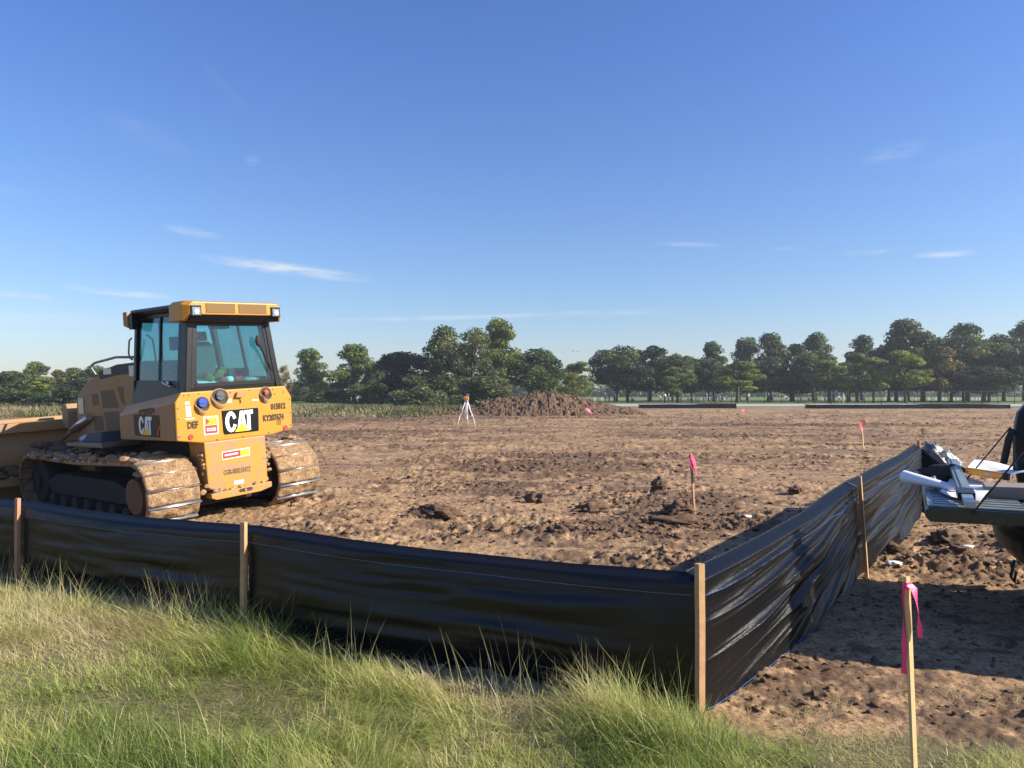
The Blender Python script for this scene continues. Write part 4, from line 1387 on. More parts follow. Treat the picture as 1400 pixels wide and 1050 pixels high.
    text('KY207674', .115, mtx(.352 + .003, .78, 1.562, (0, -1, .09), (0, .09, 1)), M['ink'], cw, 'stencil_number', .005, .92)
    # ---- cab
    cabl, cabr = .53, 1.99
    def tap(x, t):  # cab tapers towards the roof
        return x + (1.26 - x) * t * .165
    def cp(x, y, z):
        t = (z - 1.84) / (2.80 - 1.84)
        return (tap(x, t), y + (.06 * t if y < .5 else .08 * t), z)
    fr = MB().mat(M['black'])
    def bar(p, q, w, d, mb):
        p = Vector(p); q = Vector(q); ax = (q - p).normalized()
        s1_ = ax.cross(Vector((0, 1, 0)) if abs(ax.y) < .8 else Vector((0, 0, 1))).normalized() * w / 2
        s2_ = ax.cross(s1_).normalized() * d / 2
        mb.hexa([p - s1_ - s2_, p + s1_ - s2_, p + s1_ + s2_, p - s1_ + s2_, q - s1_ - s2_, q + s1_ - s2_, q + s1_ + s2_, q - s1_ + s2_])
    yb = .06
    for x in (cabl, cabr):   # rear corner posts, wide
        s = 1 if x < 1 else -1
        bar(cp(x + s * .03, yb, 1.72), cp(x + s * .03, yb, 2.88), .085, .10, fr)
        bar(cp(x + s * .015, yb + .12, 1.74), cp(x + s * .015, yb + .12, 2.9), .04, .16, fr)
        bar(cp(x + s * .03, 1.48, 1.60), cp(x + s * .03, 1.48, 2.94), .08, .08, fr)
        bar(cp(x + s * .02, .78, 1.70), cp(x + s * .02, .78, 2.93), .035, .045, fr)   # door bar
        bar(cp(x + s * .03, .1, 1.80), cp(x + s * .03, 1.5, 1.64), .05, .12, fr)
        bar(cp(x + s * .03, .1, 2.93), cp(x + s * .03, 1.48, 2.93), .06, .10, fr)
    bar(cp(cabl, yb, 1.86), cp(cabr, yb, 1.86), .09, .06, fr)
    bar(cp(cabl, yb, 2.83), cp(cabr, yb, 2.83), .12, .08, fr)
    bar(cp(cabl, 1.48, 1.75), cp(cabr, 1.48, 1.75), .5, .06, fr)
    bar(cp(cabl, 1.48, 2.90), cp(cabr, 1.48, 2.90), .12, .08, fr)
    bar(cp(.95, 1.48, 1.9), cp(.95, 1.48, 2.9), .04, .05, fr); bar(cp(1.57, 1.48, 1.9), cp(1.57, 1.48, 2.9), .04, .05, fr)
    fr.build('cab_frame', root, .01)
    def pane(name, pts, d, m):
        return MB().mat(m).prism(pts, d).build(name, root)
    pane('rear_window', [cp(cabl + .03, yb - .035, 1.885), cp(cabr - .03, yb - .035, 1.885), cp(cabr - .03, yb - .035, 2.79), cp(cabl + .03, yb - .035, 2.79)], (0, .006, 0), M['glass'])
    mb = MB().mat(M['black'])   # printed border round the rear pane
    def rect(a, b, c, d): mb.prism([cp(a, yb - .040, c), cp(b, yb - .040, c), cp(b, yb - .040, d), cp(a, yb - .040, d)], (0, .004, 0))
    rect(.60, .68, 1.90, 2.79); rect(1.87, 1.93, 1.90, 2.79); rect(.66, 1.9, 1.885, 1.935); rect(.66, 1.9, 2.72, 2.79)
    mb.build('window_seal', root)
    for s, x in ((1, cabl), (-1, cabr)):
        for (ya, yb_) in ((.20, .75), (.81, 1.42)):
            pane('door_window', [cp(x + s * .02, ya, 1.86 - .06 * (ya > .5)), cp(x + s * .02, yb_, 1.80 - .05 * (ya > .5)), cp(x + s * .02, yb_, 2.90), cp(x + s * .02, ya, 2.90)], (s * .006, 0, 0), M['glass_s'])
    pane('front_window', [cp(cabl + .05, 1.48, 1.95), cp(cabr - .05, 1.48, 1.95), cp(cabr - .05, 1.48, 2.86), cp(cabl + .05, 1.48, 2.86)], (0, .006, 0), M['glass'])
    # lower door panels with handle
    for s, x in ((1, cabl - .01), (-1, cabr + .01)):
        o = MB().mat(M['black']).prism([cp(x, .2, 1.70), cp(x, 1.52, 1.60), cp(x, 1.52, 1.70 + .30), cp(x, .2, 1.98)], (s * .03, 0, 0)).build('door_panel', root, .006)
        if s == 1:
            MB().mat(M['steel']).tube([(x - .03, .56, 1.98), (x - .045, .50, 1.95), (x - .04, .40, 1.93), (x - .02, .36, 1.90)], .014, 8).cyl((x - .01, .48, 1.95), (1, 0, 0), .03, .03, 12).build('door_handle', o)
    # floor / sill shelf and roof
    MB().mat(M['dark']).box(.56, 1.96, .1, 1.45, 1.60, 1.66).build('cab_floor', root)
    MB().mat(M['dark']).box(.60, 1.92, .09, .40, 1.84, 1.90).build('rear_shelf', root, .01)
    mb = MB().mat(M['black'])
    mb.prism([(.60, .20, 2.93), (.56, .20, 2.99), (.62, .20, 3.03), (1.90, .20, 3.03), (1.96, .20, 2.99), (1.92, .20, 2.93)], (0, 1.42, 0))
    mb.build('roof_panel', root, .02, 3)
    # yellow rear visor with mesh panels and lamps
    mb = MB().mat(M['yellow'])
    def ring(y, ins, z0, z1, inset_top):
        return [mb.b.verts.new(p) for p in ((.50 + ins, y, z0), (2.02 - ins, y, z0), (2.02 - ins, y, z1 - .05), (2.02 - ins - inset_top, y, z1), (.50 + ins + inset_top, y, z1), (.50 + ins, y, z1 - .05))]
    r1_ = ring(.30, 0, 2.78, 3.05, .06); r2_ = ring(-.02, 0, 2.78, 3.05, .06); r3_ = ring(-.12, .07, 2.865, 3.03, .05)
    for A_, B_ in ((r1_, r2_), (r2_, r3_)):
        for i in range(6): mb.face([A_[i], A_[(i + 1) % 6], B_[(i + 1) % 6], B_[i]])
    mb.face(r1_[::-1]); mb.face(r3_)
    vis = mb.build('roof_visor', root, .012, 2)
    for (a, b) in ((.80, 1.235), (1.29, 1.73)):
        MB().mat(M['grille']).prism([(a, -.128, 3.012), (a, -.128, 2.885), (b, -.128, 2.885), (b, -.128, 3.012)], (0, .02, .0)).build('mesh_panel', vis, .004)
    MB().mat(M['black']).prism([(.58, -.115, 2.862), (1.94, -.115, 2.862), (1.94, -.09, 2.78), (.58, -.09, 2.78)], (0, .10, .0)).build('lower_visor', vis, .004)
    for x in (.655, 1.875):
        o = MB().mat(M['black']).box(x - .075, x + .075, -.135, -.02, 2.835, 2.985).build('work_lamp', vis, .006)
        MB().mat(M['chrome']).box(x - .055, x + .055, -.142, -.136, 2.855, 2.955).build('lens', o)
        MB().mat(M['lens']).cyl((x, -.146, 2.90), (0, 1, 0), .035, .01, 16).build('bulb', o)
    # front left lamp cluster, mirror, hand rails
    o = MB().mat(M['yellow_dull']).prism([(.50, 1.52, 2.76), (.50, 1.66, 2.80), (.50, 1.66, 3.0), (.50, 1.54, 3.0)], (.12, 0, 0)).build('front_lamp', root, .015)
    MB().mat(M['black']).box(.52, .60, 1.42, 1.52, 2.74, 2.94).build('lamp_back', o)
    MB().mat(M['yellow_dull']).prism([(1.90, 1.52, 2.76), (1.90, 1.66, 2.80), (1.90, 1.66, 3.0), (1.90, 1.54, 3.0)], (.12, 0, 0)).build('front_lamp', root, .015)
    MB().mat(M['rail']).tube([(.56, 1.54, 2.62), (.53, 1.56, 2.58), (.52, 1.58, 2.40), (.53, 1.56, 2.32), (.56, 1.54, 2.30)], .013, 8).build('grab_rail', root)
    # ---- interior
    mb = MB().mat(M['seat'])
    mb.prism([(.84, .52, 1.98), (.80, .50, 2.20), (.83, .48, 2.44), (.92, .47, 2.52), (1.16, .47, 2.52), (1.25, .48, 2.44), (1.28, .50, 2.20), (1.24, .52, 1.98)], (0, .13, 0))
    st_ = mb.build('operator_seat', root, .03, 3)
    MB().mat(M['seat']).prism([(.90, .50, 2.53), (.92, .49, 2.66), (1.14, .49, 2.66), (1.16, .50, 2.53)], (0, .10, 0)).build('headrest', st_, .025, 3)
    MB().mat(M['seat']).box(.82, 1.26, .55, 1.05, 1.86, 1.99).build('seat_cushion', st_, .03, 3)
    for x in (.70, 1.34): MB().mat(M['dark']).box(x, x + .12, .55, 1.05, 2.05, 2.14).build('armrest', st_, .02)
    MB().mat(M['dark']).prism([(.85, 1.30, 1.66), (1.70, 1.30, 1.66), (1.70, 1.36, 2.16), (.85, 1.36, 2.16)], (0, .09, 0)).build('dashboard', root, .02)
    MB().mat(M['dark']).box(1.45, 1.80, .5, 1.1, 1.66, 2.12).build('console', root, .03)
    MB().mat(M['dark']).box(.98, 1.16, 1.18, 1.28, 2.42, 2.62).build('display', root, .01)
    MB().mat(M['rail']).tube([(.66, 1.30, 2.66), (.74, 1.28, 2.58), (.76, 1.26, 2.30), (.70, 1.25, 2.16)], .014, 8).tube([(.62, 1.2, 2.12), (.9, 1.25, 2.24), (1.2, 1.3, 2.25)], .013, 8).build('inner_rail', root)
    mb = MB().mat(M['hiviz'])
    for k in range(9): mb.ball((.86 + .045 * k + random.uniform(-.02, .02), .25 + random.uniform(-.05, .05), 1.97 + .05 * math.sin(k * .9) + (.09 if k > 5 else 0)), (.07, .06, .055), 2, .22, k)
    mb.build('safety_vest', root)
    MB().mat(M['whitep']).prism([(.78, .12, 1.905), (1.10, .13, 1.905), (1.13, .30, 2.01), (.84, .30, 1.99)], (0, .01, .01)).build('papers', root)
    mb = MB()
    for k, (x0, x1, mm) in enumerate(((1.10, 1.20, 'red'), (1.20, 1.30, 'whitep'), (1.30, 1.45, 'red'))):
        mb.mat(M[mm]); mb.tube([(x0, .16, 1.965), (x1, .16, 1.965)], .045, 14)
    mb.build('striped_tube', root)
    MB().mat(M['alu']).ball((1.62, .2, 1.95), (.13, .06, .05), 2, .15, 3).build('rag', root)
    # rear wiper and inside mirror
    mb = MB().mat(M['rubber']); mb.ball((1.64, -.01, 2.50), (.045, .03, .085), 2); mb.tube([(1.64, -.01, 2.48), (1.74, -.012, 2.30), (1.80, -.012, 2.10)], [.022, .016, .012], 8)
    mb.tube([(1.70, -.02, 2.42), (1.84, -.02, 2.06)], .010, 6); mb.build('wiper', root)
    MB().mat(M['rubber']).box(1.02, 1.28, .10, .25, 2.68, 2.82).build('cab_fan', root, .03)
    # ---- engine hood (centre)
    prof = [(1.55, 2.28), (2.48, 2.25), (3.08, 2.15), (3.60, 1.98), (3.92, 1.80), (4.02, 1.62), (4.06, .95), (3.6, .84), (1.55, .95)]
    mb = MB().mat(M['yellow_dull']); mb.prism([(.72, y, z) for y, z in prof], (1.08, 0, 0)); hd = mb.build('engine_hood', root, .035, 3)
    def vent(pts): MB().mat(M['ink_b']).prism([(.7165, y, z) for y, z in pts], (.006, 0, 0)).build('hood_vent', hd)
    vent([(3.06, 1.84), (2.60, 1.86), (2.44, 1.58), (3.02, 1.56)]); vent([(3.40, 1.78), (3.18, 1.80), (3.14, 1.62), (3.36, 1.60)]); vent([(2.98, 1.50), (2.46, 1.52), (2.36, 1.20), (2.90, 1.18)])
    vent([(3.38, 1.42), (3.04, 1.44), (3.0, 1.20), (3.34, 1.18)]); vent([(2.46, 1.90), (2.26, 1.90), (2.24, 1.62), (2.36, 1.66)])
    MB().mat(M['dark']).prism([(.7158, 3.10, 2.145), (.7158, 2.50, 2.235), (.7158, 1.60, 2.262), (.7158, 1.60, 2.12), (.7158, 2.46, 2.08), (.7158, 3.06, 2.02)], (.003, 0, 0)).build('hood_stripe', hd)
    for (y0, y1, z0, z1) in ((2.62, 2.90, 2.10, 2.19), (1.66, 2.02, 2.06, 2.22), (3.72, 3.92, 1.46, 1.72)):
        MB().mat(M['alu']).box(.709, .714, y0, y1, z0, z1).build('sticker', hd)
    MB().mat(M['whitep']).prism([(.709, 3.95, .99), (.709, 3.66, 1.06), (.709, 3.66, 1.12), (.709, 3.95, 1.06)], (.004, 0, 0)).build('sticker', hd)
    MB().mat(M['rail']).tube([(.72, 1.70, 2.34), (.72, 2.45, 2.36), (.72, 3.22, 2.29), (.72, 3.34, 2.25), (.72, 3.35, 2.20), (.72, 3.18, 2.08)], .020, 10).build('hood_rail', root)
        # fenders and steps over the tracks
    for x0, x1 in ((.10, .68), (1.84, 2.42)):
        MB().mat(M['steel_d']).prism([(x0, 1.66, 1.05), (x0, 2.9, 1.03), (x0, 2.9, 1.08), (x0, 1.66, 1.12)], (x1 - x0, 0, 0)).build('fender', root, .008)
        MB().mat(M['dark']).prism([(x0 + .1, 1.9, 1.10), (x0 + .1, 2.6, 1.08), (x0 + .15, 2.5, 1.22), (x0 + .15, 2.0, 1.26)], (x1 - x0 - .25, 0, 0)).build('tank_step', root, .03)
    # ---- blade, push frame and lift links
    mb = MB().mat(M['yellow_dull'])  # dirtier paint that also carries the shade on the blade back
    n = 10; bx0, bx1 = -.45, 2.95
    prev = None
    for i in range(n + 1):
        t = i / n; z = .02 + 1.38 * t; y = 4.98 - .16 * math.sin(math.pi * t * .9) + .05
        ringp = [mb.b.verts.new((bx0, y, z)), mb.b.verts.new((bx1, y, z)), mb.b.verts.new((bx1, y + .05, z)), mb.b.verts.new((bx0, y + .05, z))]
        if prev:
            for k in range(4): mb.face([prev[k], prev[(k + 1) % 4], ringp[(k + 1) % 4], ringp[k]], k in (0, 2))
        else: mb.face(ringp[::-1])
        prev = ringp
    mb.face(prev)
    mb.box(bx0, bx1, 4.66, 4.92, .30, .48); mb.box(bx0, bx1, 4.70, 4.92, 1.18, 1.34)
    bl = mb.build('blade', root, .01)
    MB().mat(M['steel']).box(bx0, bx1, 5.0, 5.05, -.08, .06).build('cutting_edge', bl)
    MB().mat(M['redcap']).box(bx0 - .02, bx0 + .015, 4.7, 5.1, .1, 1.42).build('end_plate', bl)
    MB().mat(M['yellow_dull']).prism([(.70, 4.36, 1.20), (.70, 4.60, 1.20), (.70, 4.60, 1.60), (.70, 4.42, 1.62), (.70, 4.34, 1.50)], (.24, 0, 0)).build('cylinder_bracket', bl, .02)
    MB().mat(M['redcap']).ball((.88, 4.30, 1.47), (.05, .05, .05), 2).build('pin_cap', bl)
    for x in (.62, 1.78):
        MB().mat(M['yellow_dull']).box(x, x + .12, 3.2, 4.9, .42, .66).build('push_arm', root, .015)
    for x in (.66, 1.80): MB().mat(M['steel']).tube([(x, 3.9, 1.25), (x, 4.65, .95)], .035, 12).tube([(x, 3.4, 1.42), (x, 4.1, 1.17)], .06, 12).build('lift_cylinder', root)
    # soil clinging to the blade back and lying on the frame
    V, F = ico_base(3); Vs = []; Fs = []; o0 = 0
    rs = np.random.RandomState(14)
    for q in range(60):
        x = rs.uniform(-.4, .7); y, z = (4.70 + rs.uniform(-.05, .15), rs.uniform(.48, .62)) if q % 3 else (4.80, .40)
        if q > 40: x, y, z = rs.uniform(.1, .66), rs.uniform(3.2, 4.5), rs.uniform(.92, 1.0)
        sx = rs.uniform(.03, .10)
        Vs.append(V * (.5 + fbm(V[:, 0] * 2 + q * 5, V[:, 1] * 2 + V[:, 2], q, 3))[:, None] * np.array([sx * 1.3, sx, sx * .6]) + np.array([x, y, z])); Fs.append(F + o0); o0 += len(V)
    obj('caked_mud', np_mesh('caked_mud', np.concatenate(Vs), np.concatenate(Fs), mats=[M['mud_dark']]), bl)['kind'] = 'stuff'
    return root


build_dozer()


# ------------------------------------------------------------------ pickup truck with its tailgate down
TA = Vector((.89, -.456, 0)).normalized(); TR = Vector((.456, .89, 0)).normalized()
TRUCK = Matrix(((TA.x, TR.x, 0, 3.585), (TA.y, TR.y, 0, 5.33), (0, 0, 1, 0), (0, 0, 0, 1)))


def build_truck():
    root = empty('pickup_truck', mat=TRUCK)
    tag(root, 'dark green pickup truck at the right edge with its worn tailgate folded down', 'pickup truck')
    mb = MB().mat(M['truck'])
    mb.prism([(-.655, 0, .80), (-.655, 0, .845), (-.63, 0, .867), (0, 0, .867), (0, 0, .775), (-.62, 0, .765)], (0, 1.6, 0))
    tg = mb.build('tailgate', root, .006, 2)
    # worn ribbed inner face
    mb = MB().mat(M['liner'])
    for k in range(11):
        y = .05 + k * .138
        mb.box(-.63, -.02, y, y + .092, .868, .880)
    mb.build('ribbed_liner', tg, .003)
    mb = MB().mat(M['liner']); mb.box(-.64, -.60, .02, 1.58, .868, .886); mb.build('liner_lip', tg, .004)
    MB().mat(M['alu']).box(-.40, -.22, .60, .95, .881, .892).build('latch_plate', tg, .004)
    for y, zt in ((.0, 1.42), (1.6, 1.40)):
        mb = MB().mat(M['rubber']); mb.tube([(-.35, y - .008, .86), (.03, y - .008, zt)], .006, 6); mb.cyl((-.35, y - .008, .855), (0, 1, 0), .02, .02, 10); mb.build('tailgate_cable', root)
    # bed sides
    for y0, y1, xo in ((-.15, -.01, 0), (1.61, 1.75, .07)):
        mb = MB().mat(M['truck_side'])
        pr = [(.03, .50), (.03, .86), (.0, 1.05), (-.01, 1.25), (.0, 1.42), (.02, 1.53), (.07, 1.60), (.16, 1.62), (2.05, 1.62), (2.05, .50), (1.55, .50), (1.50, .75), (1.35, .90), (1.12, .95), (.88, .90), (.74, .75), (.68, .50)]
        mb.prism([(x + xo * (x < .5), y0, z) for x, z in pr], (0, y1 - y0, 0)); bs = mb.build('bed_side', root, .012)
        MB().mat(M['rubber']).box(-.012 + xo, .01 + xo, y0 + .03, y1 - .03, 1.0, 1.3).build('tail_light', bs)
    MB().mat(M['rubber']).tube([(-.02, 1.62, 1.08), (.02, 1.60, 1.30), (.05, 1.58, 1.38)], .03, 8).build('cable_anchor', root)
    MB().mat(M['liner']).box(0, 2.0, 0, 1.6, .80, .862).build('bed_floor', root)
    MB().mat(M['truck']).box(2.0, 2.05, 0, 1.6, .80, 1.55).build('bed_front', root)
    # bumper
    mb = MB().mat(M['black'])
    sec = [(-.12, .70), (-.16, .66), (-.15, .56), (-.08, .48), (.02, .46), (.04, .48), (.04, .68)]
    rings = []
    for i in range(13):
        t = i / 12; y = -.12 + 1.84 * t; c = .16 * (abs(t - .5) * 2) ** 3
        rings.append([mb.b.verts.new((x + c, y, z)) for x, z in sec])
    for i in range(12):
        for k in range(7): mb.face([rings[i][k], rings[i][(k + 1) % 7], rings[i + 1][(k + 1) % 7], rings[i + 1][k]], False)
    mb.face(rings[0][::-1]); mb.face(rings[-1])
    mb.build('bumper', root, .01)
    MB().mat(M['rubber']).prism([(.30, .02, .60), (.32, .02, .30), (.36, .02, .30), (.40, .02, .58)], (0, .26, 0)).build('mud_flap', root, .01)
    MB().mat(M['rubber']).tube([(-.10, .10, .52), (-.12, .11, .40), (-.10, .12, .36), (-.09, .10, .44)], .010, 6).build('hanging_wire', root)
    # wheels
    for x in (1.12, 4.75):
        for y in (-.02, 1.46):
            mb = MB().mat(M['rubber']); rg = []
            for k in range(28):
                a = 2 * math.pi * k / 28
                rg.append([mb.b.verts.new((x + r * math.cos(a), y + yy, .40 + r * math.sin(a))) for r, yy in ((.24, 0), (.36, -.03), (.395, .03), (.395, .17), (.36, .23), (.24, .2))])
            for k in range(28):
                for q in range(5): mb.face([rg[k][q], rg[k][q + 1], rg[(k + 1) % 28][q + 1], rg[(k + 1) % 28][q]], True)
            wh = mb.build('wheel', root)
            MB().mat(M['alu']).cyl((x, y + .09, .40), (0, 1, 0), .24, .16, 24).cyl((x, y + .09, .40), (0, 1, 0), .07, .2, 14).build('rim', wh)
    # cab and front
    mb = MB().mat(M['truck'])
    lo = [(2.08, .50), (2.08, 1.25), (4.15, 1.22), (5.45, 1.10), (5.55, .95), (5.55, .50), (5.2, .50), (5.15, .78), (4.95, .88), (4.55, .88), (4.35, .78), (4.30, .50)]
    mb.prism([(x, -.14, z) for x, z in lo], (0, 1.88, 0))
    lower = mb.build('cab_body', root, .03)
    mb = MB().mat(M['truck'])
    b = [mb.b.verts.new(p) for p in ((2.12, -.10, 1.25), (4.05, -.10, 1.22), (4.05, 1.70, 1.22), (2.12, 1.70, 1.25))]
    t = [mb.b.verts.new(p) for p in ((2.22, .05, 1.84), (3.35, .05, 1.84), (3.35, 1.55, 1.84), (2.22, 1.55, 1.84))]
    for i in range(4): mb.face([b[i], b[(i + 1) % 4], t[(i + 1) % 4], t[i]])
    mb.face(t)
    mb.build('cab_top', root, .02)
    MB().mat(M['glass_s']).prism([(2.45, -.095, 1.30), (3.85, -.095, 1.28), (3.30, .038, 1.76), (2.50, .038, 1.76)], (0, -.012, 0)).build('cab_window', root)
    for y in (-.02, 1.35): MB().mat(M['lens']).box(5.55, 5.57, y, y + .25, .80, .98).build('headlight', root)
    return root


build_truck()


def tl(x, y, z): return TRUCK @ Vector((x, y, z))


def ray_at(px, py, z):
    """where the line of sight through a pixel of the photograph meets the height z"""
    p = R(.65); d = Vector(((px - 700) / 1057, math.cos(p) - (525 - py) / 1057 * math.sin(p), math.sin(p) + (525 - py) / 1057 * math.cos(p)))
    t = (z - CAM_Z) / d.z
    return Vector((0, 0, CAM_Z)) + d * t


def sheet(name, c, label, m, seed, n=16, wav=.02, cat='drawing'):
    """paper sheet spanned by four corners c (world), wavy"""
    P = []
    for i in range(n):
        for j in range(n):
            u, v = i / (n - 1), j / (n - 1)
            p = c[0] * (1 - u) * (1 - v) + c[1] * u * (1 - v) + c[2] * u * v + c[3] * (1 - u) * v
            p = p + Vector((0, 0, wav * (math.sin(u * 5 + seed) * math.cos(v * 4 + seed * 2)) + wav * 1.2 * abs(u - .5) ** 2 * 4))
            P.append(p[:])
    idx = np.arange(n * n).reshape(n, n)
    F = np.stack([idx[:-1, :-1], idx[1:, :-1], idx[1:, 1:], idx[:-1, 1:]], -1).reshape(-1, 4)
    V = np.array(P); cc = V.mean(0)
    me = np_mesh(name, np.concatenate([V - cc, V - cc - np.array([0, 0, .003])]), np.concatenate([F, F[:, ::-1] + n * n]), mats=[m], smooth=True)
    o = obj(name, me); o.location = cc
    tag(o, label, cat)
    return o


def build_items():
    # rolled drawing pointing out over the end of the tailgate
    a = ray_at(1237, 652, .965); b = ray_at(1302, 666, .93)
    b2 = a + (b - a) * 1.12
    mb = MB().mat(M['white'])
    root = empty('drawing_roll', a[:])
    ax = (b2 - a)
    n = 26; L = 10; s1 = ax.normalized().cross(Vector((0, 0, 1))).normalized(); s2 = Vector((0, 0, 1))
    grid = []
    for i in range(L + 1):
        t = i / L; row = []
        for k in range(n + 8):
            an = 2 * math.pi * k / n
            rr = .058 * (1 - .42 * t) * (1 - .028 * (k / n))
            row.append(mb.b.verts.new(ax * t + s1 * math.cos(an) * rr * (1 + .5 * t) + s2 * math.sin(an) * rr * (1 - .35 * t)))
        grid.append(row)
    for i in range(L):
        for k in range(n + 7): mb.face([grid[i][k], grid[i][k + 1], grid[i + 1][k + 1], grid[i + 1][k]], True)
    mb.build('rolled_paper', root)
    tag(root, 'thick white roll of drawings sticking out past the end of the tailgate', 'drawing roll')
    sheet('drawing_sheet', [ray_at(1285, 674, .90), ray_at(1340, 690, .90), ray_at(1365, 660, .93), ray_at(1305, 650, .93)], 'white flattened drawing sheet spread across the tailgate under the metal bar', M['white'], 1)
    sheet('drawing_sheet', [ray_at(1322, 646, 1.0), ray_at(1404, 655, 1.0), ray_at(1408, 640, 1.04), ray_at(1332, 632, 1.0)], 'second white drawing sheet behind the yellow level, curling up to the right edge', M['white'], 3, wav=.028)
    # scuffed square metal tube with a black clamp
    p = ray_at(1302, 630, 1.05); q = ray_at(1319, 672, .97)
    root = empty('metal_rod_case', p[:])
    def beam(p, q, w, h, m, name, par):
        ax = (q - p).normalized(); s1 = ax.cross(Vector((0, 0, 1))).normalized() * w / 2; s2 = s1.cross(ax).normalized() * h / 2
        mb = MB().mat(m); mb.hexa([p - s1 - s2, p + s1 - s2, p + s1 + s2, p - s1 + s2, q - s1 - s2, q + s1 - s2, q + s1 + s2, q - s1 + s2]); return mb.build(name, par, .004)
    d = q - p
    beam(Vector((0, 0, 0)), d, .085, .035, M['case'], 'tube', root)
    beam(d * .02 + Vector((0, 0, .02)), d * .98 + Vector((0, 0, .02)), .035, .012, M['liner'], 'groove', root)
    beam(d * .98, d * 1.12, .11, .05, M['black'], 'clamp', root)
    beam(d * 1.12, d * 1.30, .07, .035, M['alu'], 'end_piece', root)
    tag(root, 'scuffed grey metal rod case with a black clamp lying across the drawings', 'rod case')
    p = ray_at(1321, 643, 1.04); q = ray_at(1378, 652, 1.02)
    root = empty('spirit_level', p[:]); d = q - p
    beam(Vector((0, 0, 0)), d, .025, .055, M['orange'], 'level_body', root)
    beam(d * .05 + Vector((-.004, -.013, 0)), d * .92 + Vector((-.004, -.013, 0)), .012, .035, M['level'], 'face_strip', root)
    beam(d * .90, d * 1.03, .03, .058, M['black'], 'end_cap', root)
    beam(d * .45 + Vector((-.006, -.02, .002)), d * .58 + Vector((-.006, -.02, .002)), .006, .022, M['lens'], 'vial', root)
    tag(root, 'orange and yellow spirit level on the pile of papers', 'spirit level')
    c0 = ray_at(1347, 672, .93); rootb = empty('file_box', c0[:])
    mb = MB().mat(M['kraft'])
    e1 = TA * .48; e2 = TR * .26
    mb.hexa([Vector((0, 0, -.05)), e1 + Vector((0, 0, -.05)), e1 + e2 + Vector((0, 0, -.05)), e2 + Vector((0, 0, -.05)), Vector((0, 0, .04)), e1 + Vector((0, 0, .05)), e1 + e2 + Vector((0, 0, .06)), e2 + Vector((0, 0, .05))])
    mb.build('lid', rootb, .006)
    tag(rootb, 'flat grey board box below the yellow level at the right edge', 'box')
    c1 = ray_at(1298, 645, 1.0)
    me = lumpy_mesh('work_bag', .19, .12, .085, 33, M['rubber'], 4, .4)
    o = obj('work_bag', me); o.location = c1 + Vector((0, .1, -.03))
    tag(o, 'small black bag slumped between the drawings and the fence end', 'bag')
    c2 = ray_at(1281, 668, .89)
    mb = MB().mat(M['alu']); mb.tube([(0, 0, 0), (-.02, .03, .10)], [.022, .02], 10); o = mb.build('spray_can'); o.location = c2
    tag(o, 'small grey can standing at the near corner of the tailgate', 'can')


build_items()


# ------------------------------------------------------------------ trees
def leaf_cloud(lobes, n, s0, s1, seed, outw=.55, flat=.0):
    rs = np.random.RandomState(seed)
    L = np.array(lobes)                       # cx cy cz rx ry rz
    wt_ = (L[:, 3] * L[:, 5] + L[:, 3] * L[:, 4]); wt_ = wt_ / wt_.sum()
    k = rs.choice(len(L), n, p=wt_)
    d = rs.normal(size=(n, 3)); d /= np.linalg.norm(d, axis=1)[:, None]
    bump = .78 + .5 * fbm(d[:, 0] * 2.6 + k * 3.7, d[:, 1] * 2.6 + d[:, 2] * 3.1, seed, 3)
    rad = (.55 + .45 * rs.rand(n) ** .6) * bump
    P = L[k, :3] + d * L[k, 3:6] * rad[:, None]
    nr = d * outw + rs.normal(size=(n, 3)) * (1 - outw) * .8; nr[:, 2] += .25
    nr /= np.linalg.norm(nr, axis=1)[:, None]
    t = np.cross(nr, rs.normal(size=(n, 3))); t /= np.linalg.norm(t, axis=1)[:, None]
    b = np.cross(nr, t)
    s = (s0 + (s1 - s0) * rs.rand(n))[:, None]
    a = (.55 + .5 * rs.rand(n))[:, None]
    V = np.stack([P - t * s, P - b * s * a + nr * s * .2, P + t * s, P + b * s * a - nr * s * .15], 1).reshape(-1, 3)
    F = np.arange(4 * n).reshape(n, 4)
    lt = fbm(P[:, 0] * .9, P[:, 2] * .9 + P[:, 1] * .6, seed + 9, 3)
    tint = np.clip(.42 + (lt - .5) * 1.4 + (rs.rand(n) - .5) * .55 + (L[k, 6] if L.shape[1] > 6 else 0), 0, 1)
    return V, F, tint


def crown_mesh(name, lobes, n, s0, s1, seed, **kw):
    V, F, t = leaf_cloud(lobes, n, s0, s1, seed, **kw)
    return np_mesh(name, V, F, mats=[M['leaf']], attrs={'tint': ('FACE', t)})


def limb_mesh(kind, seed, lobes):
    rd = random.Random(seed)
    mb = MB().mat(M['bark'])
    top = 9.2 if kind == 'pine' else 5.5
    bend = [rd.uniform(-.25, .25) for _ in range(4)]
    tr = [(bend[0] * t, bend[1] * t * .6, top * t - .15) for t in (0, .12, .3, .55, .8, 1)]
    r0 = .22 if kind == 'pine' else .26
    mb.tube(tr, [r0 * 1.35, r0, r0 * .85, r0 * .62, r0 * .38, r0 * .12], 8)
    for L in lobes[:: (1 if kind == 'pine' else 2)]:
        c = Vector(L[:3]); z0 = max(1.6, min(top * .95, c.z - (.5 if kind == 'pine' else 1.8)))
        s = Vector((bend[0] * z0 / top, bend[1] * .6 * z0 / top, z0))
        mid = s.lerp(c, .55) + Vector((0, 0, .15))
        mb.tube([s, mid, c], [r0 * .33, r0 * .22, r0 * .06], 5)
    me_o = mb.build('trunk'); me = me_o.data; bpy.data.objects.remove(me_o)
    return me


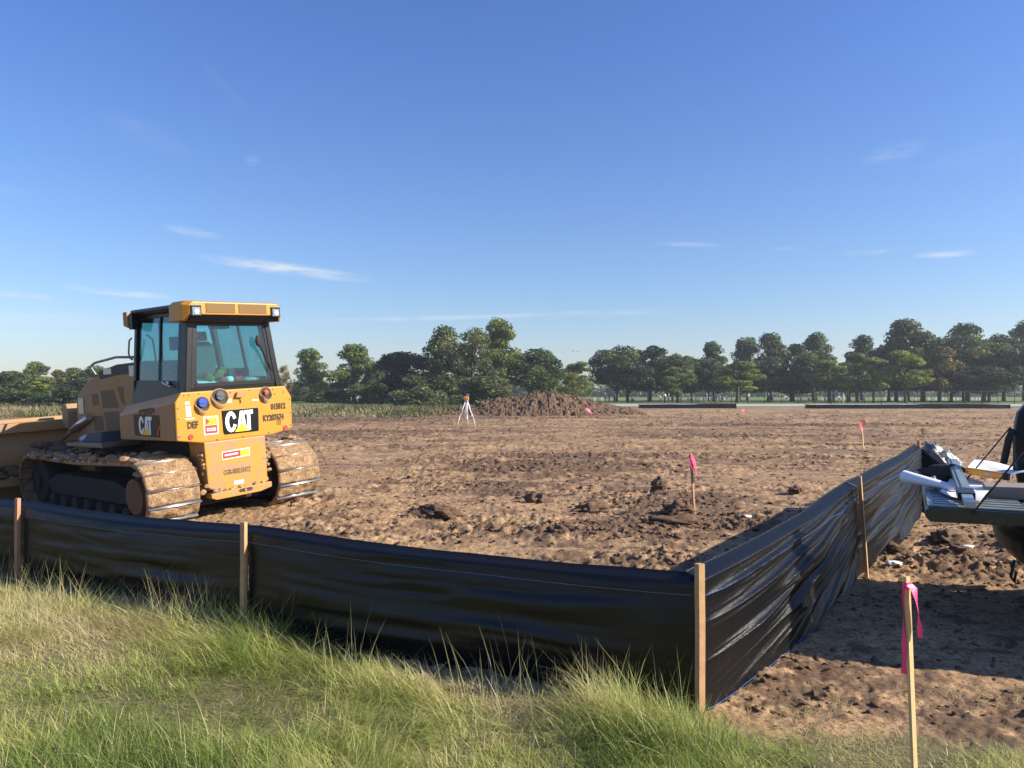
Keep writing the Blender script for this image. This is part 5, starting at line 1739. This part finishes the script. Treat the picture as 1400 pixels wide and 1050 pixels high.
def make_proto(kind, seed):
    rd = random.Random(seed)
    lobes = []
    if kind == 'oak':
        for k in range(34):
            a = rd.uniform(0, 6.283); e = rd.uniform(-.8, 1.35); rr = rd.uniform(.72, 1.0)
            x = 3.4 * rr * math.cos(e) * math.cos(a); y = 3.4 * rr * math.cos(e) * math.sin(a); z = 5.6 + 3.3 * rr * math.sin(e)
            r = rd.uniform(.85, 1.55); lobes.append((x, y, z, r, r, r * .8, rd.uniform(-.12, .12)))
        lobes.append((0, 0, 5.4, 2.6, 2.6, 2.4, -.1))
        n, s0, s1 = 9500, .10, .24
    elif kind == 'tall':
        for k in range(30):
            t = rd.random(); z = 2.4 + 6.7 * t; w = 2.7 * math.sin(math.pi * (.12 + .80 * t)) ** .7
            a = rd.uniform(0, 6.283); rr = rd.uniform(.5, 1)
            r = rd.uniform(.8, 1.3); lobes.append((w * rr * math.cos(a), w * rr * math.sin(a), z, r, r, r * .85, rd.uniform(-.12, .12)))
        n, s0, s1 = 7000, .12, .26
    elif kind == 'pine':
        for k in range(34):
            t = (k + rd.random()) / 34; z = 3.0 + 6.2 * t; w = 2.5 * (1 - t) ** .5 * rd.uniform(.25, 1.05) + .15
            a = rd.uniform(0, 6.283)
            r = rd.uniform(.6, 1.1); lobes.append((w * math.cos(a), w * math.sin(a), z, r * 1.15, r * 1.15, r * .75, rd.uniform(-.12, .15)))
        n, s0, s1 = 6800, .08, .20
    elif kind == 'young':
        for k in range(26):
            t = rd.random(); z = 2.6 + 6.6 * t; w = 3.1 * math.sin(math.pi * (.10 + .86 * t)) ** .8
            a = rd.uniform(0, 6.283); rr = rd.uniform(.55, 1)
            r = rd.uniform(.7, 1.15); lobes.append((w * rr * math.cos(a), w * rr * math.sin(a), z, r * 1.1, r * 1.1, r * .6, rd.uniform(-.15, .2)))
        n, s0, s1 = 7200, .10, .22
    elif kind == 'bush':
        for k in range(34):
            a = rd.uniform(0, 6.283); rr = rd.uniform(.1, 1)
            z = 8.6 * rd.random() ** .8 * (1 - .55 * rr * rr)
            r = rd.uniform(.9, 1.6); lobes.append((4.2 * rr * math.cos(a), 4.2 * rr * math.sin(a), z, r, r, r, rd.uniform(-.1, .1)))
        n, s0, s1 = 7600, .12, .28
    else:   # thin crown, half bare
        for k in range(40):
            t = rd.random(); z = 1.2 + 8.0 * t; w = 3.4 * math.sin(math.pi * (.2 + .72 * t)) ** .8
            a = rd.uniform(0, 6.283); rr = rd.uniform(.3, 1)
            r = rd.uniform(.6, 1.0); lobes.append((w * rr * math.cos(a), w * rr * math.sin(a), z, r, r, r * .9, rd.uniform(-.2, .3)))
        n, s0, s1 = 5200, .07, .17
    cm = crown_mesh('crown', lobes, n, s0, s1, seed)
    tm = limb_mesh(kind, seed, lobes)
    return cm, tm


PROTO = {k: [make_proto(k, s + i * 31) for i in range(c)] for k, s, c in (('oak', 101, 4), ('tall', 202, 3), ('pine', 303, 4), ('young', 404, 3), ('bush', 505, 3), ('thin', 606, 2))}
PW = dict(oak=8.8, tall=6.6, pine=6.2, young=7.0, bush=9.6, thin=8.0)
PH = dict(oak=10.0, tall=10.0, pine=9.9, young=10.0, bush=9.2, thin=10.0)
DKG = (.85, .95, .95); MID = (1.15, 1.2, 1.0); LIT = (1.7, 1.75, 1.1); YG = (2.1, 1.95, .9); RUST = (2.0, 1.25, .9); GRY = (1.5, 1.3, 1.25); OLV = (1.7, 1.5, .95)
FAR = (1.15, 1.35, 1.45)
cnt = {}


def tree(px, top, w, D, kind, col, label, name=None, group=None):
    name = name or {'oak': 'oak_tree', 'tall': 'broadleaf_tree', 'pine': 'pine_tree', 'young': 'young_tree', 'bush': 'bush', 'thin': 'thin_tree'}[kind]
    i = cnt.get(kind, 0); cnt[kind] = i + 1
    cm, tm = PROTO[kind][i % len(PROTO[kind])]
    X = (px - 700) / 1057 * D; h = CAM_Z + (537 - top) * D / 1057 + .25
    ww = w / 1057 * D
    root = empty(name, (X, D, -.05), random.uniform(0, 6.28))
    s = ww / PW[kind] * 1.14
    c = obj('crown' if kind != 'bush' else 'foliage', cm, root); t = obj('trunk' if kind != 'bush' else 'stem', tm, root)
    for o in (c, t):
        o.scale = (s, s, h / PH[kind])
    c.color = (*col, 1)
    tag(root, label, 'bush' if kind == 'bush' else 'tree', group or ('trees beyond the field' if kind != 'bush' else 'bushes beyond the field'))


TREES = [
    # left edge, behind the bulldozer
    (-18, 508, 70, 130, 'oak', DKG, 'dark leafy tree cut by the left edge of the photo'),
    (12, 506, 60, 124, 'oak', MID, 'green rounded tree at the far left above the blade'),
    (52, 495, 44, 150, 'pine', OLV, 'taller pale-topped pine left of the bulldozer hood'),
    (58, 515, 40, 112, 'young', YG, 'yellow-green tree in front of the pale pine at the left'),
    (82, 506, 28, 145, 'young', RUST, 'reddish brown treetop between the pale pine and the hood'),
    (104, 503, 46, 140, 'oak', OLV, 'olive tree just left of the bulldozer hood'),
    (138, 500, 60, 140, 'oak', MID, 'tree half hidden behind the bulldozer hood rail'),
    (88, 528, 70, 90, 'bush', DKG, 'dark bush just above the yellow cylinder bracket'),
    (20, 532, 80, 100, 'bush', MID, 'low green bush at the far left behind the grass'),
    # just right of the cab
    (388, 500, 24, 120, 'thin', RUST, 'brownish narrow tree touching the right side of the cab'),
    (426, 477, 56, 135, 'pine', LIT, 'pale airy pine, first right of the bulldozer cab'),
    (408, 528, 50, 150, 'bush', DKG, 'low dark bush under the first airy pine'),
    (484, 470, 58, 130, 'pine', LIT, 'pale airy pine, second right of the bulldozer cab'),
    (455, 508, 46, 142, 'young', LIT, 'small light green tree between the two airy pines'),
    (452, 524, 66, 128, 'bush', DKG, 'low dark undergrowth between the two airy pines'),
    (506, 520, 56, 118, 'bush', MID, 'rounded grey green bush at the foot of the second airy pine'),
    (515, 492, 36, 138, 'oak', MID, 'small round tree just left of the darkest tree'),
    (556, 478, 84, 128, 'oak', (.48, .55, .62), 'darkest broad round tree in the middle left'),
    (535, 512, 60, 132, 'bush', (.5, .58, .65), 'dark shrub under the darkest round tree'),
    (585, 514, 92, 105, 'bush', GRY, 'wide grey green bush in front of the darkest tree'),
    (606, 446, 58, 124, 'pine', MID, 'tall green pine left of the half bare tree'),
    (645, 444, 100, 112, 'thin', GRY, 'large half bare grey brown tree in the middle'),
    (625, 470, 70, 120, 'tall', MID, 'green broadleaf tree hidden behind the half bare tree'),
    (684, 434, 64, 128, 'pine', YG, 'tallest yellow-green pine right of the half bare tree'),
    (680, 480, 60, 122, 'tall', OLV, 'olive tree below the tallest pine'),
    (668, 508, 84, 108, 'bush', GRY, 'brownish bush behind the left end of the dirt pile'),
    (736, 476, 78, 124, 'oak', DKG, 'dark round tree behind the dirt pile'),
    (745, 503, 70, 112, 'bush', MID, 'grey green bush in front of the dark round tree behind the dirt pile'),
    (790, 494, 46, 132, 'young', LIT, 'small light green tree over the right slope of the dirt pile'),
    (786, 512, 50, 105, 'thin', OLV, 'straw brown thin tree over the right slope of the dirt pile'),
    # grove on the right, back row
    (842, 472, 74, 150, 'oak', MID, 'large olive-topped tree at the left end of the grove'),
    (888, 474, 66, 150, 'tall', DKG, 'dark tree second from the left end of the grove'),
    (920, 481, 60, 146, 'oak', MID, 'green tree third from the left end of the grove'),
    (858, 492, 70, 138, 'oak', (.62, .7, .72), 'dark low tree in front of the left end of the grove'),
    (946, 486, 40, 160, 'tall', DKG, 'narrow dark tree behind the green one in the grove'),
    (926, 502, 50, 134, 'young', LIT, 'bright green small tree in front, left part of the grove'),
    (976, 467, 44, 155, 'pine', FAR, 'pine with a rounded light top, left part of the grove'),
    (968, 488, 52, 150, 'oak', DKG, 'dark tree under the pine with the rounded light top'),
    (1008, 492, 68, 132, 'young', YG, 'yellow-green tree alone in front, left of the grove centre'),
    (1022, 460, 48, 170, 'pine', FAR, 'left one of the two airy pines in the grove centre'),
    (1053, 455, 52, 165, 'pine', MID, 'right one of the two airy pines in the grove centre'),
    (1050, 488, 60, 150, 'oak', DKG, 'dark tree under the two airy pines of the grove'),
    (1084, 472, 50, 165, 'tall', DKG, 'dark tree right of the two airy pines'),
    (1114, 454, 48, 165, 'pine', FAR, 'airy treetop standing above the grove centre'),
    (1112, 476, 76, 148, 'oak', MID, 'wide green tree under the airy treetop in the grove centre'),
    (1134, 492, 62, 134, 'young', LIT, 'light green tree in front of the grove centre'),
    (1178, 458, 50, 175, 'pine', DKG, 'dark double treetop behind the grove'),
    (1172, 482, 56, 140, 'young', LIT, 'yellowish green tree, left of a pair in front of the grove'),
    (1195, 486, 46, 134, 'young', YG, 'bright yellow-green tree, right of a pair in front of the grove'),
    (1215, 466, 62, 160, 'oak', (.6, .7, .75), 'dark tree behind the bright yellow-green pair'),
    (1240, 435, 78, 160, 'pine', MID, 'tallest tree of the grove, with a rounded crown'),
    (1262, 456, 76, 158, 'tall', MID, 'full green tree right below the tallest of the grove'),
    (1238, 478, 60, 130, 'young', YG, 'lone bright yellow-green tree with a clear dark trunk in front'),
    (1284, 474, 56, 138, 'young', RUST, 'rust brown tree right of the lone yellow-green one'),
    (1322, 442, 74, 158, 'pine', MID, 'high airy tree above the right part of the grove'),
    (1318, 458, 88, 150, 'oak', DKG, 'broad dark tree right of the rust brown one'),
    (1352, 468, 74, 142, 'oak', OLV, 'brown-tinged olive tree near the right edge'),
    (1372, 452, 70, 158, 'oak', DKG, 'dark tree behind the brown-tinged one near the right edge'),
    (1400, 438, 56, 160, 'pine', MID, 'tall pine at the right edge of the grove'),
    (1404, 466, 80, 138, 'oak', DKG, 'large dark tree cut by the right edge of the photo'),
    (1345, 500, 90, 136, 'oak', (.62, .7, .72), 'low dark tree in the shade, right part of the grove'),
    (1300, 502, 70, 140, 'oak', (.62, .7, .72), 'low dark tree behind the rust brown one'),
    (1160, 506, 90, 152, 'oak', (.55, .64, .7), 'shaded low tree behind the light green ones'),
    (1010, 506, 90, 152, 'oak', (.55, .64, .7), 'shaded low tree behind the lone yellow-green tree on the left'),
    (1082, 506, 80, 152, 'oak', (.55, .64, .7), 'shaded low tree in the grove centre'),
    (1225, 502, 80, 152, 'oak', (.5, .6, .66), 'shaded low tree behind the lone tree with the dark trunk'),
    (1460, 440, 110, 150, 'oak', MID, 'tree beyond the right edge of the photo'),
    (-70, 500, 110, 140, 'oak', MID, 'tree beyond the left edge of the photo'),
]
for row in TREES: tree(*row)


def build_woods():
    rs = np.random.RandomState(77)
    lobes = []
    for k in range(420):
        x = rs.uniform(-330, 380); D = rs.uniform(300, 340)
        r = rs.uniform(3.0, 5.0); lobes.append((x, D, r * .55, r * 1.2, r, r * rs.uniform(.7, 1.3), rs.uniform(-.1, .1)))
    V, F, t = leaf_cloud(lobes, 42000, .5, 1.1, 7)
    o = obj('distant_woods', np_mesh('distant_woods', V, F, mats=[M['leaf']], attrs={'tint': ('FACE', t)}))
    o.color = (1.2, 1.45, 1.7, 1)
    tag(o, 'low bluish green line of far-off woods along the horizon', 'woods', kind='stuff')


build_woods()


# ------------------------------------------------------------------ park fence, headstones
def build_park_fence():
    x0, dx, n, D = 8.0, 2.52, 38, 117
    root = empty('park_fence', (x0, D, 0))
    tag(root, 'tall thin black wire fence with regular posts between the road and the grove', 'fence')
    me = None
    for i in range(n):
        if me is None:
            o = MB().mat(M['iron']).tube([(0, 0, -.1), (0, 0, 2.0)], .045, 6).ball((0, 0, 2.02), .06, 1).build('post', root); me = o.data
        else: o = obj('post', me, root)
        o.location = (i * dx, 0, 0)
    for z in (.12, 1.92): MB().mat(M['iron']).tube([(0, 0, z), ((n - 1) * dx, 0, z)], .016, 5).build('rail', root)


build_park_fence()


def build_stones():
    mb = MB().mat(M['stone'])
    pts = [(-.17, 0, -.1), (.17, 0, -.1), (.17, 0, .62)] + [(.17 * math.cos(a), 0, .62 + .09 * math.sin(a)) for a in (.5, 1.0, 1.57, 2.14, 2.64)] + [(-.17, 0, .62)]
    mb.prism(pts, (0, .10, 0)); o0 = mb.build('headstone'); me = o0.data
    k = 0; rs = random.Random(3)
    for (pa, pb, Ds) in ((394, 560, (172, 180, 188)), (792, 850, (168, 176)), (1084, 1160, (165, 172, 179)), (1210, 1360, (172, 180)), (930, 1010, (170, 178)), (0, 70, (185,))):
        for D in Ds:
            xa = (pa - 700) / 1057 * D; xb = (pb - 700) / 1057 * D
            m = int((xb - xa) / 1.7)
            for i in range(m):
                if k >= 296: return
                o = o0 if k == 0 else obj('headstone', me)
                o.location = (xa + i * 1.7, D, 0); k += 1
                tag(o, 'white headstone in the even rows on the lawn far behind the trees', 'headstone', 'white headstones in rows on the lawn')


build_stones()


# ------------------------------------------------------------------ people far off by the park fence
SKIN = simple('skin', (.42, .25, .17), .6)
HAIR = simple('dark_hair', (.02, .015, .012), .7)
CLOTH = dict(blue=simple('royal_blue_cloth', (.02, .06, .34), .85), white=simple('white_cloth', (.72, .74, .78), .85), jeans=simple('denim', (.035, .055, .12), .85), dark=simple('navy_cloth', (.02, .024, .045), .85), grey=simple('grey_cloth', (.22, .23, .26), .85), khaki=simple('khaki_cloth', (.33, .27, .18), .85))
POSES = {
    'stand': dict(pelvis=(0, 0, .93), chest=(0, .02, 1.32), neck=(0, .02, 1.50), head=(0, .05, 1.63), k=((.10, .02, .50), (-.10, 0, .50)), f=((.11, 0, .06), (-.12, 0, .06)), e=((.25, .02, 1.16), (-.25, .03, 1.16)), h=((.26, .12, .92), (-.24, .14, .93))),
    'walk': dict(pelvis=(0, 0, .91), chest=(0, .05, 1.30), neck=(0, .07, 1.48), head=(0, .11, 1.61), k=((.10, .16, .50), (-.10, -.06, .50)), f=((.10, .22, .07), (-.10, -.30, .10)), e=((.24, -.12, 1.14), (-.24, .14, 1.16)), h=((.24, -.10, .90), (-.22, .34, 1.05))),
    'bend': dict(pelvis=(0, -.12, .88), chest=(0, .22, 1.08), neck=(0, .36, 1.10), head=(0, .47, 1.06), k=((.12, .02, .48), (-.12, .0, .48)), f=((.14, -.02, .06), (-.14, -.06, .06)), e=((.22, .32, .82), (-.22, .34, .84)), h=((.14, .42, .58), (-.12, .46, .56))),
    'crouch': dict(pelvis=(0, -.15, .36), chest=(0, .08, .72), neck=(0, .18, .87), head=(0, .26, .96), k=((.16, .24, .50), (-.18, .22, .48)), f=((.14, .02, .06), (-.14, -.02, .06)), e=((.24, .30, .58), (-.24, .30, .60)), h=((.10, .48, .36), (-.08, .50, .34))),
}


def person_mesh(pose, shirt, pants):
    p = POSES[pose]
    V = []; Rr = []; E = []; T = []
    def add(co, r, tg, link=None):
        V.append(Vector(co)); Rr.append(r); T.append(tg)
        if link is not None: E.append((link, len(V) - 1))
        return len(V) - 1
    pel = add(p['pelvis'], .145, 1)
    ch = add(p['chest'], .155, 0, pel)
    nk = add(p['neck'], .055, 2, ch)
    hd = add(p['head'], .098, 2, nk); top = Vector(p['head']) + (Vector(p['head']) - Vector(p['neck'])).normalized() * .10
    add(top, .075, 3, hd)
    for s in (0, 1):
        sg = 1 if s == 0 else -1
        hip = add(Vector(p['pelvis']) + Vector((sg * .09, 0, -.06)), .105, 1, pel)
        kn = add(p['k'][s], .068, 1, hip); an = add(Vector(p['f'][s]) + Vector((0, 0, .04)), .045, 1, kn)
        add(Vector(p['f'][s]) + Vector((0, .16, -.02)), .035, 4, an)
        sh = add(Vector(p['chest']) + Vector((sg * .19, 0, .07)), .068, 0, ch)
        el_ = add(p['e'][s], .046, 0, sh); wr = add(Vector(p['h'][s]) * .85 + Vector(p['e'][s]) * .15, .030, 2, el_)
        add(p['h'][s], .036, 2, wr)
    me = bpy.data.meshes.new('body'); me.from_pydata([v[:] for v in V], E, [])
    o = bpy.data.objects.new('tmp_body', me); C.objects.link(o)
    md = o.modifiers.new('s', 'SKIN'); md.use_smooth_shade = True
    for i, v in enumerate(me.skin_vertices[0].data): v.radius = (Rr[i], Rr[i]); v.use_root = (i == 0)
    sd = o.modifiers.new('d', 'SUBSURF'); sd.levels = 1
    dg = bpy.context.evaluated_depsgraph_get()
    m2 = bpy.data.meshes.new_from_object(o.evaluated_get(dg)); bpy.data.objects.remove(o)
    m2.materials.clear()
    for q in (CLOTH[shirt], CLOTH[pants], SKIN, HAIR, M['rubber']): m2.materials.append(q)
    for f in m2.polygons:
        c = f.center; best = 0; bd = 9
        for (a, b) in E:
            A, B = V[a], V[b]; t = max(0, min(1, (c - A).dot(B - A) / max(1e-6, (B - A).length_squared)))
            d = (c - A.lerp(B, t)).length
            if d < bd: bd = d; best = T[b] if t > (.25 if T[a] != T[b] and T[b] in (2,) else .5) else T[a]
        f.material_index = best
    return m2


PEOPLE = [(827.5, 551, 'stand', 'dark', 'jeans', 1.2, 'leftmost of the small group right of the dirt pile, in dark clothes'),
          (833, 551, 'bend', 'dark', 'dark', 2.0, 'bending in dark clothes, second of the small group beyond the dirt pile'),
          (840, 550.5, 'stand', 'blue', 'jeans', 3.0, 'in a blue shirt, right of the bending one beyond the dirt pile'),
          (866, 551, 'crouch', 'blue', 'dark', 1.0, 'crouching alone in blue between the two left clusters'),
          (903, 551.5, 'bend', 'white', 'jeans', 2.5, 'stooping in white, left of the cluster above the short silt fence'),
          (909, 551, 'stand', 'white', 'dark', .5, 'standing in white, middle of the cluster above the short silt fence'),
          (914, 551.5, 'stand', 'dark', 'jeans', 4.0, 'in dark clothes, right of the cluster above the short silt fence'),
          (946, 551.5, 'crouch', 'dark', 'dark', 1.6, 'crouching in black on the lawn between the cluster and the pair in blue'),
          (966, 551.5, 'stand', 'blue', 'khaki', .2, 'upright in a blue shirt beside a fence post above the short silt fence'),
          (979, 551.5, 'bend', 'dark', 'blue', 1.2, 'stooping in navy, left of the pair near the end of the short silt fence'),
          (987.5, 551.5, 'walk', 'dark', 'jeans', 2.0, 'walking in dark clothes, near the right end of the short silt fence'),
          (1023, 551, 'stand', 'white', 'grey', 3.1, 'in a white shirt alone under the yellow-green tree'),
          (1051, 551, 'stand', 'dark', 'dark', .7, 'left one of two in dark clothes, right of the white shirt'),
          (1056, 551, 'walk', 'blue', 'dark', 1.9, 'right one of two in dark clothes, with a blue top'),
          (1075, 551.5, 'bend', 'white', 'grey', 1.3, 'leaning over in white, left of the long silt fence'),
          (1114, 551.5, 'crouch', 'dark', 'dark', 2.3, 'crouching in dark clothes above the left end of the long silt fence'),
          (1140, 550.5, 'stand', 'blue', 'dark', .6, 'in pale blue beside the white pair above the long silt fence'),
          (1147, 551, 'bend', 'white', 'khaki', 2.0, 'stooping in white, left of the white pair above the long silt fence'),
          (1153, 551.5, 'stand', 'white', 'white', 1.5, 'all in white, standing at the right of the white pair'),
          (1180, 551.5, 'walk', 'blue', 'jeans', 4.4, 'in a bright blue shirt, last to the right above the long silt fence')]
pm = {}
for (px, pb, pose, sh, pa, rz, lab) in PEOPLE:
    D = CAM_Z * 1057 / (pb - 537)
    k = (pose, sh, pa)
    if k not in pm: pm[k] = person_mesh(*k)
    o = obj('person', pm[k]); o.location = ((px - 700) / 1057 * D, D, 0); o.rotation_euler = (0, 0, rz)
    tag(o, 'person ' + lab, 'person', 'volunteers beyond the park fence')

# small birds over the dark round tree behind the dirt pile
mb = MB().mat(M['iron'])
mb.tube([(0, -.18, 0), (0, 0, .02), (0, .16, .01)], [.01, .05, .02], 6)
mb.prism([(0, -.06, .01), (0, .08, .01), (-.30, -.02, .16)], (0, 0, .01)); mb.prism([(0, -.06, .01), (0, .08, .01), (.30, -.02, .16)], (0, 0, .01))
b0 = mb.build('bird')
for i, (px, py) in enumerate(((770, 482), (784, 480), (790, 481), (776, 478))):
    o = b0 if i == 0 else obj('bird', b0.data)
    D = 130 + i * 4
    o.location = ((px - 700) / 1057 * D, D, CAM_Z + (537 - py) * D / 1057); o.rotation_euler = (0, 0, i * 1.1)
    tag(o, 'tiny dark bird in flight in the gap of sky over the dirt pile', 'bird', 'birds over the dirt pile')


# ------------------------------------------------------------------ thin air haze
def build_haze():
    o = MB().box(-420, 460, -16, 420, -1.0, 24).build('haze')
    m = bpy.data.materials.new('haze_air'); m.use_nodes = True; t = m.node_tree; t.nodes.clear()
    out = t.nodes.new('ShaderNodeOutputMaterial'); v = t.nodes.new('ShaderNodeVolumePrincipled')
    v.inputs['Color'].default_value = (.86, .92, 1.0, 1); v.inputs['Density'].default_value = .0004; v.inputs['Anisotropy'].default_value = .2
    t.links.new(v.outputs[0], out.inputs['Volume'])
    o.data.materials.clear(); o.data.materials.append(m)
    o['kind'] = 'stuff'; o['label'] = 'faint pale haze in the air over the whole site'; o['category'] = 'haze'


build_haze()
